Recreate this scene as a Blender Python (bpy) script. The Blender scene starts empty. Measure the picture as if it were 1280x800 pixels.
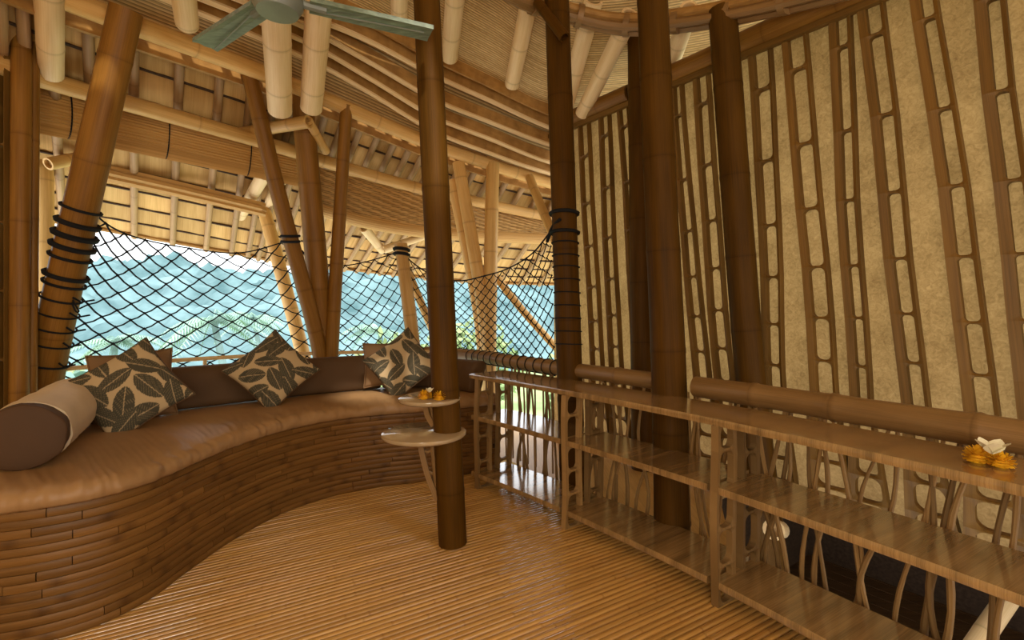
import bpy, bmesh, math, random
from mathutils import Vector, Matrix, noise
random.seed(7)
S = bpy.context.scene
COL = S.collection

# ------------------------------------------------------------------ camera, sky, light
F, CX, CY, HC = 620.0, 640.0, 385.0, 1.25
cam_d = bpy.data.cameras.new('camera')
cam_d.sensor_width = 36.0
cam_d.lens = F / 1280 * 36
cam_d.shift_y = -(400 - CY) / 1280
cam_d.clip_start = 0.05
cam_d.clip_end = 2000
cam = bpy.data.objects.new('camera', cam_d)
cam.location = (0, 0, HC)
cam.rotation_euler = (math.pi / 2, 0, 0)
COL.objects.link(cam)
S.camera = cam

W = bpy.data.worlds.new('sky')
S.world = W
W.use_nodes = True
bg = W.node_tree.nodes['Background']
bg.inputs[0].default_value = (0.92, 0.95, 0.98, 1)
bg.inputs[1].default_value = 1.0

def area(name, loc, target, size, power, color):
    l = bpy.data.lights.new(name, 'AREA')
    l.shape = 'RECTANGLE'
    l.size, l.size_y = size
    l.energy = power
    l.color = color
    o = bpy.data.objects.new(name, l)
    o.location = loc
    o.rotation_euler = (Vector(target) - Vector(loc)).to_track_quat('-Z', 'Y').to_euler()
    COL.objects.link(o)
    return o
def lamp(name, loc, power, color, r=0.12):
    l = bpy.data.lights.new(name, 'POINT')
    l.energy = power
    l.color = color
    l.shadow_soft_size = r
    o = bpy.data.objects.new(name, l)
    o.location = loc
    COL.objects.link(o)
    return o
sun = bpy.data.lights.new('sun', 'SUN')
sun.energy = 1.6
sun.angle = 0.05
sun.color = (1.0, 0.95, 0.86)
so = bpy.data.objects.new('sun', sun)
so.rotation_euler = (math.radians(38), math.radians(18), 0)
COL.objects.link(so)
# added unseen fill lamps behind the viewer, brightening ceiling and room
lamp('fill_light', (-0.1, -1.0, 1.3), 48, (1.0, 0.95, 0.80), 0.6)
lamp('fill_light', (1.0, -0.3, 2.3), 8, (1.0, 0.95, 0.80), 0.5)

S.view_settings.view_transform = 'Standard'
S.view_settings.look = 'None'
S.view_settings.gamma = 1
S.view_settings.use_curve_mapping = False
S.view_settings.exposure = 1.5

# ------------------------------------------------------------------ coordinates
def P(x, y, Y):
    """point seen at photo pixel (x, y), Y metres in front of the camera"""
    return Vector(((x - CX) / F * Y, Y, HC - (y - CY) / F * Y))
def PZ(x, y, z):
    return P(x, y, (HC - z) * F / (y - CY))
WO = Vector((1.76, 3.02, 0)); WD = Vector((0.6, -0.8, 0)); WN = Vector((-0.8, -0.6, 0))   # wall plane, WN into the room
def PW(x, y, off=0.0):
    o = WO + WN * off
    d = Vector(((x - CX) / F, 1, -(y - CY) / F))
    k = o.dot(WN) / d.dot(WN)
    return Vector((0, 0, HC)) + d * k

# ------------------------------------------------------------------ materials
def new_mat(name):
    m = bpy.data.materials.new(name)
    m.use_nodes = True
    nt = m.node_tree
    return m, nt, nt.nodes['Principled BSDF']
def N(nt, t, **kw):
    n = nt.nodes.new(t)
    for k, v in kw.items():
        setattr(n, k, v)
    return n
def rgba(c):
    return (c[0], c[1], c[2], 1)
def lin(r, g, b, k=1.0):
    f = lambda c: (c / 255 / 12.92 if c / 255 <= 0.04045 else ((c / 255 + 0.055) / 1.055) ** 2.4)
    return tuple(min(0.9, f(c) * k) for c in (r, g, b))

def bamboo_mat(name, c1, c2, rough=0.45, spec=0.4, streak=1.0, nodecol=0.55, coords='UV', scale=(5, 1.2, 1), vary=0.25, bump=0.1):
    """bamboo skin: streaks along the culm, darker node lines, each piece a little different"""
    m, nt, b = new_mat(name)
    L = nt.links
    tc = N(nt, 'ShaderNodeTexCoord')
    mp = N(nt, 'ShaderNodeMapping'); mp.inputs['Scale'].default_value = scale
    oi = N(nt, 'ShaderNodeObjectInfo')
    add = N(nt, 'ShaderNodeVectorMath', operation='ADD')
    mul = N(nt, 'ShaderNodeVectorMath', operation='SCALE'); mul.inputs['Scale'].default_value = 37.0
    L.new(oi.outputs['Random'], mul.inputs[0])
    L.new(tc.outputs[coords], mp.inputs['Vector'])
    L.new(mp.outputs[0], add.inputs[0]); L.new(mul.outputs[0], add.inputs[1])
    n1 = N(nt, 'ShaderNodeTexNoise'); n1.inputs['Scale'].default_value = 1.6; n1.inputs['Detail'].default_value = 4
    L.new(add.outputs[0], n1.inputs['Vector'])
    mp2 = N(nt, 'ShaderNodeMapping'); mp2.inputs['Scale'].default_value = (9, 0.8, 9)
    L.new(add.outputs[0], mp2.inputs['Vector'])
    n2 = N(nt, 'ShaderNodeTexNoise'); n2.inputs['Scale'].default_value = 3.0; n2.inputs['Detail'].default_value = 3
    L.new(mp2.outputs[0], n2.inputs['Vector'])
    mixf = N(nt, 'ShaderNodeMath', operation='MULTIPLY_ADD'); mixf.inputs[1].default_value = 0.55 * streak
    L.new(n2.outputs['Fac'], mixf.inputs[0])
    h = N(nt, 'ShaderNodeMath', operation='MULTIPLY'); h.inputs[1].default_value = 0.75
    L.new(n1.outputs['Fac'], h.inputs[0]); L.new(h.outputs[0], mixf.inputs[2])
    ramp = N(nt, 'ShaderNodeValToRGB')
    ramp.color_ramp.elements[0].position = 0.38; ramp.color_ramp.elements[0].color = rgba(c1)
    ramp.color_ramp.elements[1].position = 0.85; ramp.color_ramp.elements[1].color = rgba(c2)
    L.new(mixf.outputs[0], ramp.inputs[0])
    at = N(nt, 'ShaderNodeAttribute'); at.attribute_name = 'node'
    mx = N(nt, 'ShaderNodeMixRGB', blend_type='MULTIPLY'); mx.inputs['Color2'].default_value = (nodecol, nodecol * 0.9, nodecol * 0.8, 1)
    L.new(at.outputs['Fac'], mx.inputs['Fac']); L.new(ramp.outputs[0], mx.inputs['Color1'])
    hsv = N(nt, 'ShaderNodeHueSaturation')
    mr = N(nt, 'ShaderNodeMapRange'); mr.inputs['To Min'].default_value = 1 - vary; mr.inputs['To Max'].default_value = 1 + vary
    L.new(oi.outputs['Random'], mr.inputs['Value']); L.new(mr.outputs[0], hsv.inputs['Value'])
    L.new(mx.outputs[0], hsv.inputs['Color'])
    L.new(hsv.outputs[0], b.inputs['Base Color'])
    b.inputs['Roughness'].default_value = rough
    b.inputs['Specular IOR Level'].default_value = spec
    bp = N(nt, 'ShaderNodeBump'); bp.inputs['Strength'].default_value = bump; bp.inputs['Distance'].default_value = 0.01
    L.new(n2.outputs['Fac'], bp.inputs['Height']); L.new(bp.outputs[0], b.inputs['Normal'])
    return m

def plain_mat(name, c, rough=0.6, spec=0.3, noise_scale=8, var=0.25, bump=0.0, c2=None, coords='Object', scale=(1, 1, 1), metal=0, detail=4):
    m, nt, b = new_mat(name)
    L = nt.links
    tc = N(nt, 'ShaderNodeTexCoord')
    mp = N(nt, 'ShaderNodeMapping'); mp.inputs['Scale'].default_value = scale
    L.new(tc.outputs[coords], mp.inputs['Vector'])
    n1 = N(nt, 'ShaderNodeTexNoise'); n1.inputs['Scale'].default_value = noise_scale; n1.inputs['Detail'].default_value = detail
    L.new(mp.outputs[0], n1.inputs['Vector'])
    ramp = N(nt, 'ShaderNodeValToRGB')
    ramp.color_ramp.elements[0].position = 0.3; ramp.color_ramp.elements[1].position = 0.7
    ramp.color_ramp.elements[0].color = rgba(tuple(v * (1 - var) for v in c))
    ramp.color_ramp.elements[1].color = rgba(c2 or tuple(min(1, v * (1 + var)) for v in c))
    L.new(n1.outputs['Fac'], ramp.inputs[0]); L.new(ramp.outputs[0], b.inputs['Base Color'])
    b.inputs['Roughness'].default_value = rough
    b.inputs['Specular IOR Level'].default_value = spec
    b.inputs['Metallic'].default_value = metal
    if bump:
        bp = N(nt, 'ShaderNodeBump'); bp.inputs['Strength'].default_value = bump; bp.inputs['Distance'].default_value = 0.01
        L.new(n1.outputs['Fac'], bp.inputs['Height']); L.new(bp.outputs[0], b.inputs['Normal'])
    return m

M = {}
M['dark'] = bamboo_mat('dark_bamboo', lin(60, 38, 8), lin(90, 59, 16), 0.5, 0.08, vary=0.06)
M['amber'] = bamboo_mat('amber_bamboo', lin(104, 68, 22), lin(146, 101, 40), 0.45, 0.2, vary=0.08)
M['gold'] = bamboo_mat('golden_bamboo', lin(186, 138, 68), lin(228, 184, 112), 0.45, 0.35, vary=0.12)
M['pale'] = bamboo_mat('pale_bamboo', lin(214, 176, 118), lin(240, 210, 160), 0.5, 0.3, vary=0.06)
M['eave_pole'] = bamboo_mat('eave_bamboo', lin(136, 104, 66), lin(178, 142, 96), 0.5, 0.25, vary=0.1)
M['rail'] = bamboo_mat('rail_bamboo', lin(112, 81, 44), lin(150, 113, 68), 0.42, 0.4, vary=0.06)
M['ladder'] = bamboo_mat('carved_bamboo', lin(90, 62, 22), lin(128, 92, 38), 0.5, 0.3, vary=0.12)
M['strip'] = bamboo_mat('bench_bamboo', lin(94, 62, 26), lin(134, 94, 46), 0.45, 0.3, vary=0.14, nodecol=0.5)
M['slat'] = bamboo_mat('floor_bamboo', lin(162, 113, 54), lin(214, 165, 92), 0.24, 0.5, vary=0.1, nodecol=0.7)
M['shelf'] = bamboo_mat('pressed_bamboo', lin(96, 72, 42), lin(176, 138, 88), 0.14, 0.55, vary=0.05, bump=0.03)
M['branch'] = bamboo_mat('branch_wood', lin(112, 84, 48), lin(158, 124, 78), 0.6, 0.25, vary=0.3)
M['shingle'] = bamboo_mat('bark_shingle', lin(178, 136, 74), lin(218, 178, 112), 0.7, 0.15, coords='UV', scale=(9, 1.5, 1), vary=0.22)
M['reed'] = bamboo_mat('reed_thatch', lin(186, 146, 86), lin(240, 206, 142), 0.6, 0.2, coords='UV', scale=(1.2, 60, 1), vary=0.0, nodecol=0.3)
M['board'] = bamboo_mat('roof_board', lin(138, 98, 48), lin(184, 138, 74), 0.55, 0.25, coords='UV', scale=(1, 6, 1), vary=0.1)
M['mat'] = bamboo_mat('blind_slats', lin(168, 124, 66), lin(218, 174, 108), 0.6, 0.2, coords='UV', scale=(45, 0.5, 1), vary=0.05, nodecol=0.35)
M['rope'] = plain_mat('black_rope', (0.012, 0.012, 0.013), 0.8, 0.2)
M['pale_rope'] = plain_mat('pale_rope', lin(150, 120, 84), 0.8, 0.2)
M['seat'] = plain_mat('brown_canvas', lin(158, 121, 80), 0.45, 0.35, 3, 0.12, 0.08)
M['backc'] = plain_mat('dark_brown_canvas', lin(88, 64, 40), 0.7, 0.25, 3, 0.12, 0.08)
M['bolster'] = plain_mat('sand_canvas', lin(216, 194, 160), 0.7, 0.25, 3, 0.1, 0.1)
M['bolster_end'] = plain_mat('cocoa_canvas', lin(82, 58, 38), 0.7, 0.25, 3, 0.1, 0.05)
M['brown_pillow'] = plain_mat('tan_canvas', lin(128, 98, 66), 0.7, 0.25, 3, 0.1, 0.05)
M['fan'] = plain_mat('weathered_green_wood', lin(116, 128, 108), 0.5, 0.4, 5, 0.3, 0.2, scale=(2, 14, 14))
M['fan_metal'] = plain_mat('grey_metal', lin(120, 124, 112), 0.4, 0.5, 6, 0.15)
M['table'] = plain_mat('polished_disc', lin(176, 152, 118), 0.1, 0.7, 6, 0.12)
M['marigold'] = plain_mat('marigold_petals', lin(246, 178, 40), 0.6, 0.2, 60, 0.3)
M['white_petal'] = plain_mat('white_petals', lin(240, 232, 200), 0.5, 0.2, 30, 0.05)
M['forest'] = plain_mat('hazed_forest', lin(86, 118, 122), 0.9, 0.05, 0.16, 0.3, 0.0, c2=lin(120, 148, 152), detail=8)  # blue-green distance haze is mixed into the forest colour
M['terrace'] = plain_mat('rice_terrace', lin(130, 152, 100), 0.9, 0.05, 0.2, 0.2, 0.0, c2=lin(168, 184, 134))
M['leafage'] = plain_mat('hazed_leaves', lin(128, 164, 156), 0.7, 0.1, 0.8, 0.3, c2=lin(160, 190, 170))  # leaf green paled and blued to carry painted haze
M['trunk'] = plain_mat('hazed_trunk', lin(120, 144, 146), 0.8, 0.1, 2, 0.2)  # bark colour turned blue-grey, haze painted in as on the leaves
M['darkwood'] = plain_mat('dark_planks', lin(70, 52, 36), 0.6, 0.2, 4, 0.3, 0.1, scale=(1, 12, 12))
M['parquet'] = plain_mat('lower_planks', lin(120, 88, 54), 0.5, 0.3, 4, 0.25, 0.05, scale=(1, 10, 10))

def paper_mat():
    m = plain_mat('bark_paper', lin(120, 90, 50), 0.75, 0.2, 14, 0.1, 0.6, coords='Object', c2=lin(180, 144, 92), detail=12)
    nt = m.node_tree
    ns = [n for n in nt.nodes if n.type == 'TEX_NOISE'][0]; ns.inputs['Scale'].default_value = 6; rp = [n for n in nt.nodes if n.type == 'VALTORGB'][0]
    n2 = N(nt, 'ShaderNodeTexNoise'); n2.inputs['Scale'].default_value = 42; n2.inputs['Detail'].default_value = 8; n2.inputs['Roughness'].default_value = 0.65; n2.inputs['Distortion'].default_value = 1.1
    nt.links.new(ns.inputs['Vector'].links[0].from_socket, n2.inputs['Vector'])
    ma = N(nt, 'ShaderNodeMath', operation='MULTIPLY_ADD'); ma.inputs[1].default_value = 0.65
    mb_ = N(nt, 'ShaderNodeMath', operation='MULTIPLY'); mb_.inputs[1].default_value = 0.38
    nt.links.new(ns.outputs['Fac'], mb_.inputs[0]); nt.links.new(n2.outputs['Fac'], ma.inputs[0]); nt.links.new(mb_.outputs[0], ma.inputs[2]); nt.links.new(ma.outputs[0], rp.inputs[0])
    bpn = [n for n in nt.nodes if n.type == 'BUMP'][0]; nt.links.new(n2.outputs['Fac'], bpn.inputs['Height']); bpn.inputs['Strength'].default_value = 0.4
    b = nt.nodes['Principled BSDF']; out = nt.nodes['Material Output']
    tr = N(nt, 'ShaderNodeBsdfTranslucent'); mx = N(nt, 'ShaderNodeMixShader'); mx.inputs[0].default_value = 0.5
    nt.links.new(b.inputs['Base Color'].links[0].from_socket, tr.inputs['Color'])
    nt.links.new(b.outputs[0], mx.inputs[1]); nt.links.new(tr.outputs[0], mx.inputs[2]); nt.links.new(mx.outputs[0], out.inputs['Surface'])
    return m
M['bark'] = paper_mat()
def leaf_mat():
    m, nt, b = new_mat('leaf_print_canvas')
    at = N(nt, 'ShaderNodeAttribute'); at.attribute_name = 'print'
    mx = N(nt, 'ShaderNodeMixRGB'); mx.inputs['Color1'].default_value = rgba(lin(188, 163, 124)); mx.inputs['Color2'].default_value = rgba(lin(74, 69, 54))
    nt.links.new(at.outputs['Fac'], mx.inputs['Fac'])
    nt.links.new(mx.outputs[0], b.inputs['Base Color'])
    b.inputs['Roughness'].default_value = 0.8
    b.inputs['Specular IOR Level'].default_value = 0.2
    return m
M['leaf_print'] = leaf_mat()

for k, w, r in (('slat', 1.0, 0.08), ('shelf', 0.8, 0.1)):
    b_ = M[k].node_tree.nodes['Principled BSDF']
    b_.inputs['Coat Weight'].default_value = w; b_.inputs['Coat Roughness'].default_value = r; b_.inputs['Coat IOR'].default_value = 1.75
# ------------------------------------------------------------------ mesh helpers
class MB:
    def __init__(s):
        s.v, s.f, s.uv, s.at = [], [], [], {}
    def vert(s, p, uv=(0, 0), node=0.0):
        s.v.append(tuple(p)); s.uv.append(uv)
        if node: s.at[len(s.v) - 1] = node
        return len(s.v) - 1
    def face(s, *i):
        s.f.append(tuple(i))
    def box(s, lo, hi):
        x0, y0, z0 = lo; x1, y1, z1 = hi
        b = [s.vert(p, (p[0] + p[2], p[1])) for p in ((x0, y0, z0), (x1, y0, z0), (x1, y1, z0), (x0, y1, z0), (x0, y0, z1), (x1, y0, z1), (x1, y1, z1), (x0, y1, z1))]
        for q in ((0, 3, 2, 1), (4, 5, 6, 7), (0, 1, 5, 4), (1, 2, 6, 5), (2, 3, 7, 6), (3, 0, 4, 7)):
            s.face(*[b[k] for k in q])
    def tube(s, path, rad, sides=10, cap=True, nodes=None, uvk=1.0):
        """tube along 3-D points; rad: number or list; nodes: list of darkness per ring"""
        n = len(path)
        rad = rad if isinstance(rad, (list, tuple)) else [rad] * n
        path = [Vector(p) for p in path]
        up = None; rings = []; dist = 0
        for i, p in enumerate(path):
            t = (path[min(i + 1, n - 1)] - path[max(i - 1, 0)]).normalized()
            if up is None:
                up = t.orthogonal().normalized()
            up = (up - t * up.dot(t)).normalized()
            sd = t.cross(up)
            if i: dist += (p - path[i - 1]).length
            ring = []
            for k in range(sides):
                a = 2 * math.pi * k / sides
                ring.append(s.vert(p + (up * math.cos(a) + sd * math.sin(a)) * rad[i], (k / sides * uvk, dist), nodes[i] if nodes else 0))
            rings.append(ring)
        for a, b in zip(rings, rings[1:]):
            for k in range(sides):
                j = (k + 1) % sides
                s.face(a[k], a[j], b[j], b[k])
        if cap:
            s.face(*reversed(rings[0])); s.face(*rings[-1])
        return rings
    def sweep(s, path, sect, closed=True, cap=True, up=Vector((0, 0, 1)), uvk=1.0):
        """sect: list of (side, up) pairs (or function of i) swept along a path; side = right of travel, horizontal"""
        path = [Vector(p) for p in path]; n = len(path); rings = []; dist = 0
        for i, p in enumerate(path):
            t = (path[min(i + 1, n - 1)] - path[max(i - 1, 0)]).normalized()
            sd = t.cross(up).normalized(); u2 = sd.cross(t).normalized()
            if i: dist += (p - path[i - 1]).length
            sc = sect(i) if callable(sect) else sect
            per = 0; ring = []; last = None
            for a, b in sc:
                if last: per += math.hypot(a - last[0], b - last[1])
                last = (a, b)
                ring.append(s.vert(p + sd * a + u2 * b, (per * uvk, dist)))
            rings.append(ring)
        m = len(rings[0])
        for a, b in zip(rings, rings[1:]):
            for k in range(m if closed else m - 1):
                j = (k + 1) % m
                s.face(a[k], a[j], b[j], b[k])
        if cap and closed:
            s.face(*reversed(rings[0])); s.face(*rings[-1])
        return rings
    def mesh(s, name, smooth=True, angle=None):
        me = bpy.data.meshes.new(name)
        me.from_pydata(s.v, [], s.f)
        uv = me.uv_layers.new(name='UVMap')
        li = [0] * len(me.loops); me.loops.foreach_get('vertex_index', li)
        uv.data.foreach_set('uv', [c for i in li for c in s.uv[i]])
        if s.at:
            a = me.attributes.new('node', 'FLOAT', 'POINT')
            vals = [0.0] * len(s.v)
            for k, v in s.at.items(): vals[k] = v
            a.data.foreach_set('value', vals)
        if smooth:
            me.polygons.foreach_set('use_smooth', [True] * len(me.polygons))
            if angle: me.set_sharp_from_angle(angle=math.radians(angle))
        me.update()
        return me
    def build(s, name, mat, parent=None, smooth=True, angle=40):
        return link(name, s.mesh(name, smooth, angle), mat, parent)
def link(name, me, mat, parent=None):
    if mat is not None and not me.materials: me.materials.append(M[mat] if isinstance(mat, str) else mat)
    o = bpy.data.objects.new(name, me)
    COL.objects.link(o)
    if parent: 
        o.parent = parent
        o.matrix_parent_inverse = Matrix.Translation(parent.location).inverted()
    return o
def tag(o, label=None, cat=None, group=None, kind=None):
    if label: o['label'] = label
    if cat: o['category'] = cat
    if group: o['group'] = group
    if kind: o['kind'] = kind
    return o
def empty(name, loc=(0, 0, 0), label=None, cat=None, group=None, kind=None):
    o = bpy.data.objects.new(name, None)
    o.location = loc; o.empty_display_size = 0.1
    COL.objects.link(o)
    return tag(o, label, cat, group, kind)
def cr(pts, n):
    """smooth curve through the points, n samples, even in arc length"""
    pts = [Vector(p) for p in pts]
    q = [pts[0] * 2 - pts[1]] + pts + [pts[-1] * 2 - pts[-2]]
    out = []
    for i in range(1, len(q) - 2):
        a, b, c, d = q[i - 1:i + 3]
        for k in range(24):
            t = k / 24
            out.append(0.5 * ((2 * b) + (c - a) * t + (2 * a - 5 * b + 4 * c - d) * t * t + (3 * b - a - 3 * c + d) * t ** 3))
    out.append(pts[-1])
    return even(out, n)
def even(out, n):
    L = [0]
    for a, b in zip(out, out[1:]): L.append(L[-1] + (b - a).length)
    res = []; j = 0
    for i in range(n):
        t = L[-1] * i / (n - 1)
        while j < len(L) - 2 and L[j + 1] < t: j += 1
        k = (t - L[j]) / max(1e-9, L[j + 1] - L[j])
        res.append(out[j].lerp(out[j + 1], min(1, max(0, k))))
    return res
def crp(pts, n):
    """same, but evenly in the control-point parameter"""
    pts = [Vector(p) for p in pts]
    q = [pts[0] * 2 - pts[1]] + pts + [pts[-1] * 2 - pts[-2]]
    out = []
    for i in range(n):
        f = i / (n - 1) * (len(pts) - 1); k = min(int(f), len(pts) - 2); t = f - k
        a, b, c, d = q[k:k + 4]
        out.append(0.5 * ((2 * b) + (c - a) * t + (2 * a - 5 * b + 4 * c - d) * t * t + (3 * b - a - 3 * c + d) * t ** 3))
    return out
def at(poly, t):
    f = max(0, min(1, t)) * (len(poly) - 1); k = min(int(f), len(poly) - 2)
    return poly[k].lerp(poly[k + 1], f - k)

def bamboo_mesh(path, r0, r1, spacing=0.34, sides=16, bulge_k=1.0, seed=0):
    """a culm: path through points, swelling nodes with dark scars, cut ends with a rim"""
    rnd = random.Random(seed)
    pts = cr(path, 60) if len(path) > 2 else even([Vector(path[0]), Vector(path[-1])], 60)
    tot = sum((b - a).length for a, b in zip(pts, pts[1:]))
    ss = [(0, 0, 0)]; d = spacing * rnd.uniform(0.3, 0.9)
    extra = max(2, len(path)) > 2
    while d < tot - 0.02:
        for off, bulge, dk in ((-0.02, 0, 0), (-0.007, 0.022, 0.12), (-0.001, 0.012, 0.6), (0.005, 0.026, 0.25), (0.02, 0.003, 0)):
            if 0 < d + off < tot: ss.append((d + off, bulge, dk))
        step = spacing * rnd.uniform(0.85, 1.15)
        if extra:
            for k in range(1, 4): 
                if d + step * k / 4 < tot: ss.append((d + step * k / 4, -0.005, 0))
        elif d + step / 2 < tot: ss.append((d + step / 2, -0.008, 0))
        d += step
    ss.append((tot, 0, 0)); ss.sort()
    m = MB(); path2 = [at(pts, s / tot) for s, _, _ in ss]
    rad = [(r0 + (r1 - r0) * s / tot) * (1 + b * bulge_k) for s, b, _ in ss]
    rings = m.tube(path2, rad, sides, cap=False, nodes=[k for _, _, k in ss])
    for ring, p, t in ((rings[0], path2[0], (path2[1] - path2[0]).normalized()), (rings[-1], path2[-1], (path2[-2] - path2[-1]).normalized())):
        inner = [m.vert(p + (Vector(m.v[i]) - p) * 0.72, m.uv[i]) for i in ring]
        deep = [m.vert(p + (Vector(m.v[i]) - p) * 0.70 + t * 0.03, m.uv[i], 0.8) for i in ring]
        k = len(ring)
        for a in range(k):
            b = (a + 1) % k
            m.face(ring[a], inner[a], inner[b], ring[b]); m.face(inner[a], deep[a], deep[b], inner[b])
        m.face(*deep)
    return m
_bs = [0]
def bamboo(name, path, r0, r1=None, mat='gold', parent=None, spacing=0.34, label=None, cat=None, group=None, kind=None, sides=16, bulge_k=1.0):
    _bs[0] += 1
    m = bamboo_mesh([Vector(p) for p in path], r0, r1 or r0, spacing, sides, bulge_k, seed=_bs[0])
    o = m.build(name, mat, parent, angle=60)
    return tag(o, label, cat, group, kind)

# ================================================================== SETTING
# ---- floor of split bamboo slats
FLOOR_POLY = [(-3.0, 3.3), (-3.4, 2.0), (-3.4, -2.2), (2.45, -2.2), (2.2, 0.55), (1.9, 1.22), (1.42, 1.98), (1.05, 2.5), (0.59, 3.1), (0.3, 3.46), (-0.42, 4.42), (-0.8, 4.6), (-1.6, 4.45), (-2.3, 4.1)]
def clip_line(p, d, poly):
    ts = []
    n = len(poly)
    for i in range(n):
        a = Vector(poly[i]); b = Vector(poly[(i + 1) % n]); e = b - a
        den = d.x * e.y - d.y * e.x
        if abs(den) < 1e-9: continue
        w = a - p
        t = (w.x * e.y - w.y * e.x) / den; u = (w.x * d.y - w.y * d.x) / den
        if 0 <= u < 1: ts.append(t)
    return (min(ts), max(ts)) if len(ts) >= 2 else None
floor = MB()
fp = [floor.vert((x, y, -0.025)) for x, y in FLOOR_POLY]; fb = [floor.vert((x, y, -0.12)) for x, y in FLOOR_POLY]
floor.face(*reversed(fp)); floor.face(*fb)
for i in range(len(fp)):
    j = (i + 1) % len(fp); floor.face(fp[i], fp[j], fb[j], fb[i])
floor = tag(floor.build('floor', 'darkwood', smooth=False), 'floor of glossy golden split bamboo slats', 'floor', kind='structure')
TH = math.radians(31)
sd = Vector((math.cos(TH), math.sin(TH))); sn = Vector((-math.sin(TH), math.cos(TH)))
pitch = 0.0285
for i in range(-70, 150):
    p = sn * (i * pitch)
    r = clip_line(p, sd, FLOOR_POLY)
    if not r or r[1] - r[0] < 0.1: continue
    t0, t1 = r
    m = MB(); k = pitch * 0.445
    hh = 0.0125 * random.uniform(0.85, 1.1)
    sect = [(-k, -0.024), (-k, -0.012), (-k * 0.93, -0.0056), (-k * 0.74, -0.002), (-k * 0.4, -0.0005), (0, 0), (k * 0.4, -0.0005), (k * 0.74, -0.002), (k * 0.93, -0.0056), (k, -0.012), (k, -0.024)]
    hh = random.uniform(-0.0015, 0.0005); sect = [(a, b + hh) for a, b in sect]
    path = []; nodes = []
    d = t0
    ph = random.uniform(0, 0.5); marks = [t0 + ph + 0.55 * q + random.uniform(-0.04, 0.04) for q in range(int((t1 - t0) / 0.55) + 1)]
    rows = [(t0, 0)]
    for q in marks:
        for off, dk in ((-0.008, 0), (0, 1.0), (0.008, 0)):
            if t0 < q + off < t1: rows.append((q + off, dk))
    rows.append((t1, 0)); rows.sort()
    rings = []
    for t, dk in rows:
        c = p + sd * t
        rings.append([m.vert((c.x + sn.x * a, c.y + sn.y * a, b + (0.0012 if dk else 0)), (a * 12, t), dk * random.uniform(0.3, 1)) for a, b in sect])
    for a, b in zip(rings, rings[1:]):
        for q in range(len(sect) - 1): m.face(a[q], b[q], b[q + 1], a[q + 1])
    m.face(*rings[0]); m.face(*reversed(rings[-1]))
    m.build('slat', 'slat', floor, angle=60)

# ---- wall on the stair side: bark-paper sheet with carved bamboo ladder strips
def wallpt(t, z, off=0.0):
    p = WO + WD * t + WN * off
    return Vector((p.x, p.y, z))
wm = MB(); NU, NV = 60, 40
T0, T1, ZB, ZT = -2.25, 5.2, 0.02, 3.02
for i in range(NU + 1):
    for j in range(NV + 1):
        t = T0 + (T1 - T0) * i / NU; z = ZB + (ZT - ZB) * j / NV
        wm.vert(wallpt(t, z, 0.006 * noise.noise(Vector((t * 3, z * 3, 0)))), (t, z))
for i in range(NU):
    for j in range(NV):
        a = i * (NV + 1) + j
        wm.face(a, a + 1, a + NV + 2, a + NV + 1)
wall = tag(wm.build('wall_right', 'bark'), 'leaning-ribbed wall of pale bark paper with carved bamboo strips', 'wall', kind='structure')

def rounded(w, h, r, n=6):
    out = []
    for cx, cy, a0 in ((w / 2 - r, h / 2 - r, 0), (-w / 2 + r, h / 2 - r, 90), (-w / 2 + r, -h / 2 + r, 180), (w / 2 - r, -h / 2 + r, 270)):
        for k in range(n + 1):
            a = math.radians(a0 + 90 * k / n)
            out.append((cx + r * math.cos(a), cy + r * math.sin(a)))
    return out
def ladder_mesh(left, right, nrm, cuts, rail, rung, depth, rail2=None):
    """half-culm skeleton: two side walls joined by the node webs. left/right: functions t->point, cuts: node positions along t"""
    m = MB()
    n = 6
    for t0, t1 in zip(cuts, cuts[1:]):
        l0, l1, r0, r1 = left(t0), left(t1), right(t0), right(t1)
        w = ((r0 - l0).length + (r1 - l1).length) / 2; h = ((l1 - l0).length + (r1 - r0).length) / 2
        def mapp(x, y, d):
            u = x / w + 0.5; v = y / h + 0.5
            return l0.lerp(r0, u).lerp(l1.lerp(r1, u), v) + nrm * d
        rb = rail if rail2 is None else rail2
        hw, hh = w - rail - rb, h - 2 * rung
        hole = [(x + (rail - rb) / 2, y) for x, y in rounded(hw, hh, min(hw, hh) * 0.34, n)]
        outer = []
        for x, y in hole:
            k = min((w / 2) / max(abs(x), 1e-6), (h / 2) / max(abs(y), 1e-6))
            outer.append((x * k, y * k))
        for sx in (1, -1):
            for sy in (1, -1):   # snap the nearest outer point to each corner
                best = min(range(len(outer)), key=lambda i: abs(outer[i][0] - sx * w / 2) + abs(outer[i][1] - sy * h / 2))
                outer[best] = (sx * w / 2, sy * h / 2)
        K = len(hole)
        web = lambda x, y: depth * (0.62 if abs(y) > abs(x) * h / w * 1.02 else 1.0)
        vv = lambda y: t0 + (y / h + 0.5) * (t1 - t0)
        O = [m.vert(mapp(x, y, depth), (x * 8, vv(y))) for x, y in outer]
        I = [m.vert(mapp(x, y, depth * 0.86), (x * 8, vv(y))) for x, y in hole]
        J = [m.vert(mapp(x * 1.02, y * 1.02, 0), (x * 8, vv(y))) for x, y in hole]
        B = [m.vert(mapp(x, y, 0), (x * 8, vv(y))) for x, y in outer]
        for i in range(K):
            j = (i + 1) % K
            m.face(O[i], O[j], I[j], I[i]); m.face(I[i], I[j], J[j], J[i]); m.face(B[i], B[j], O[j], O[i])
    return m
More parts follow.
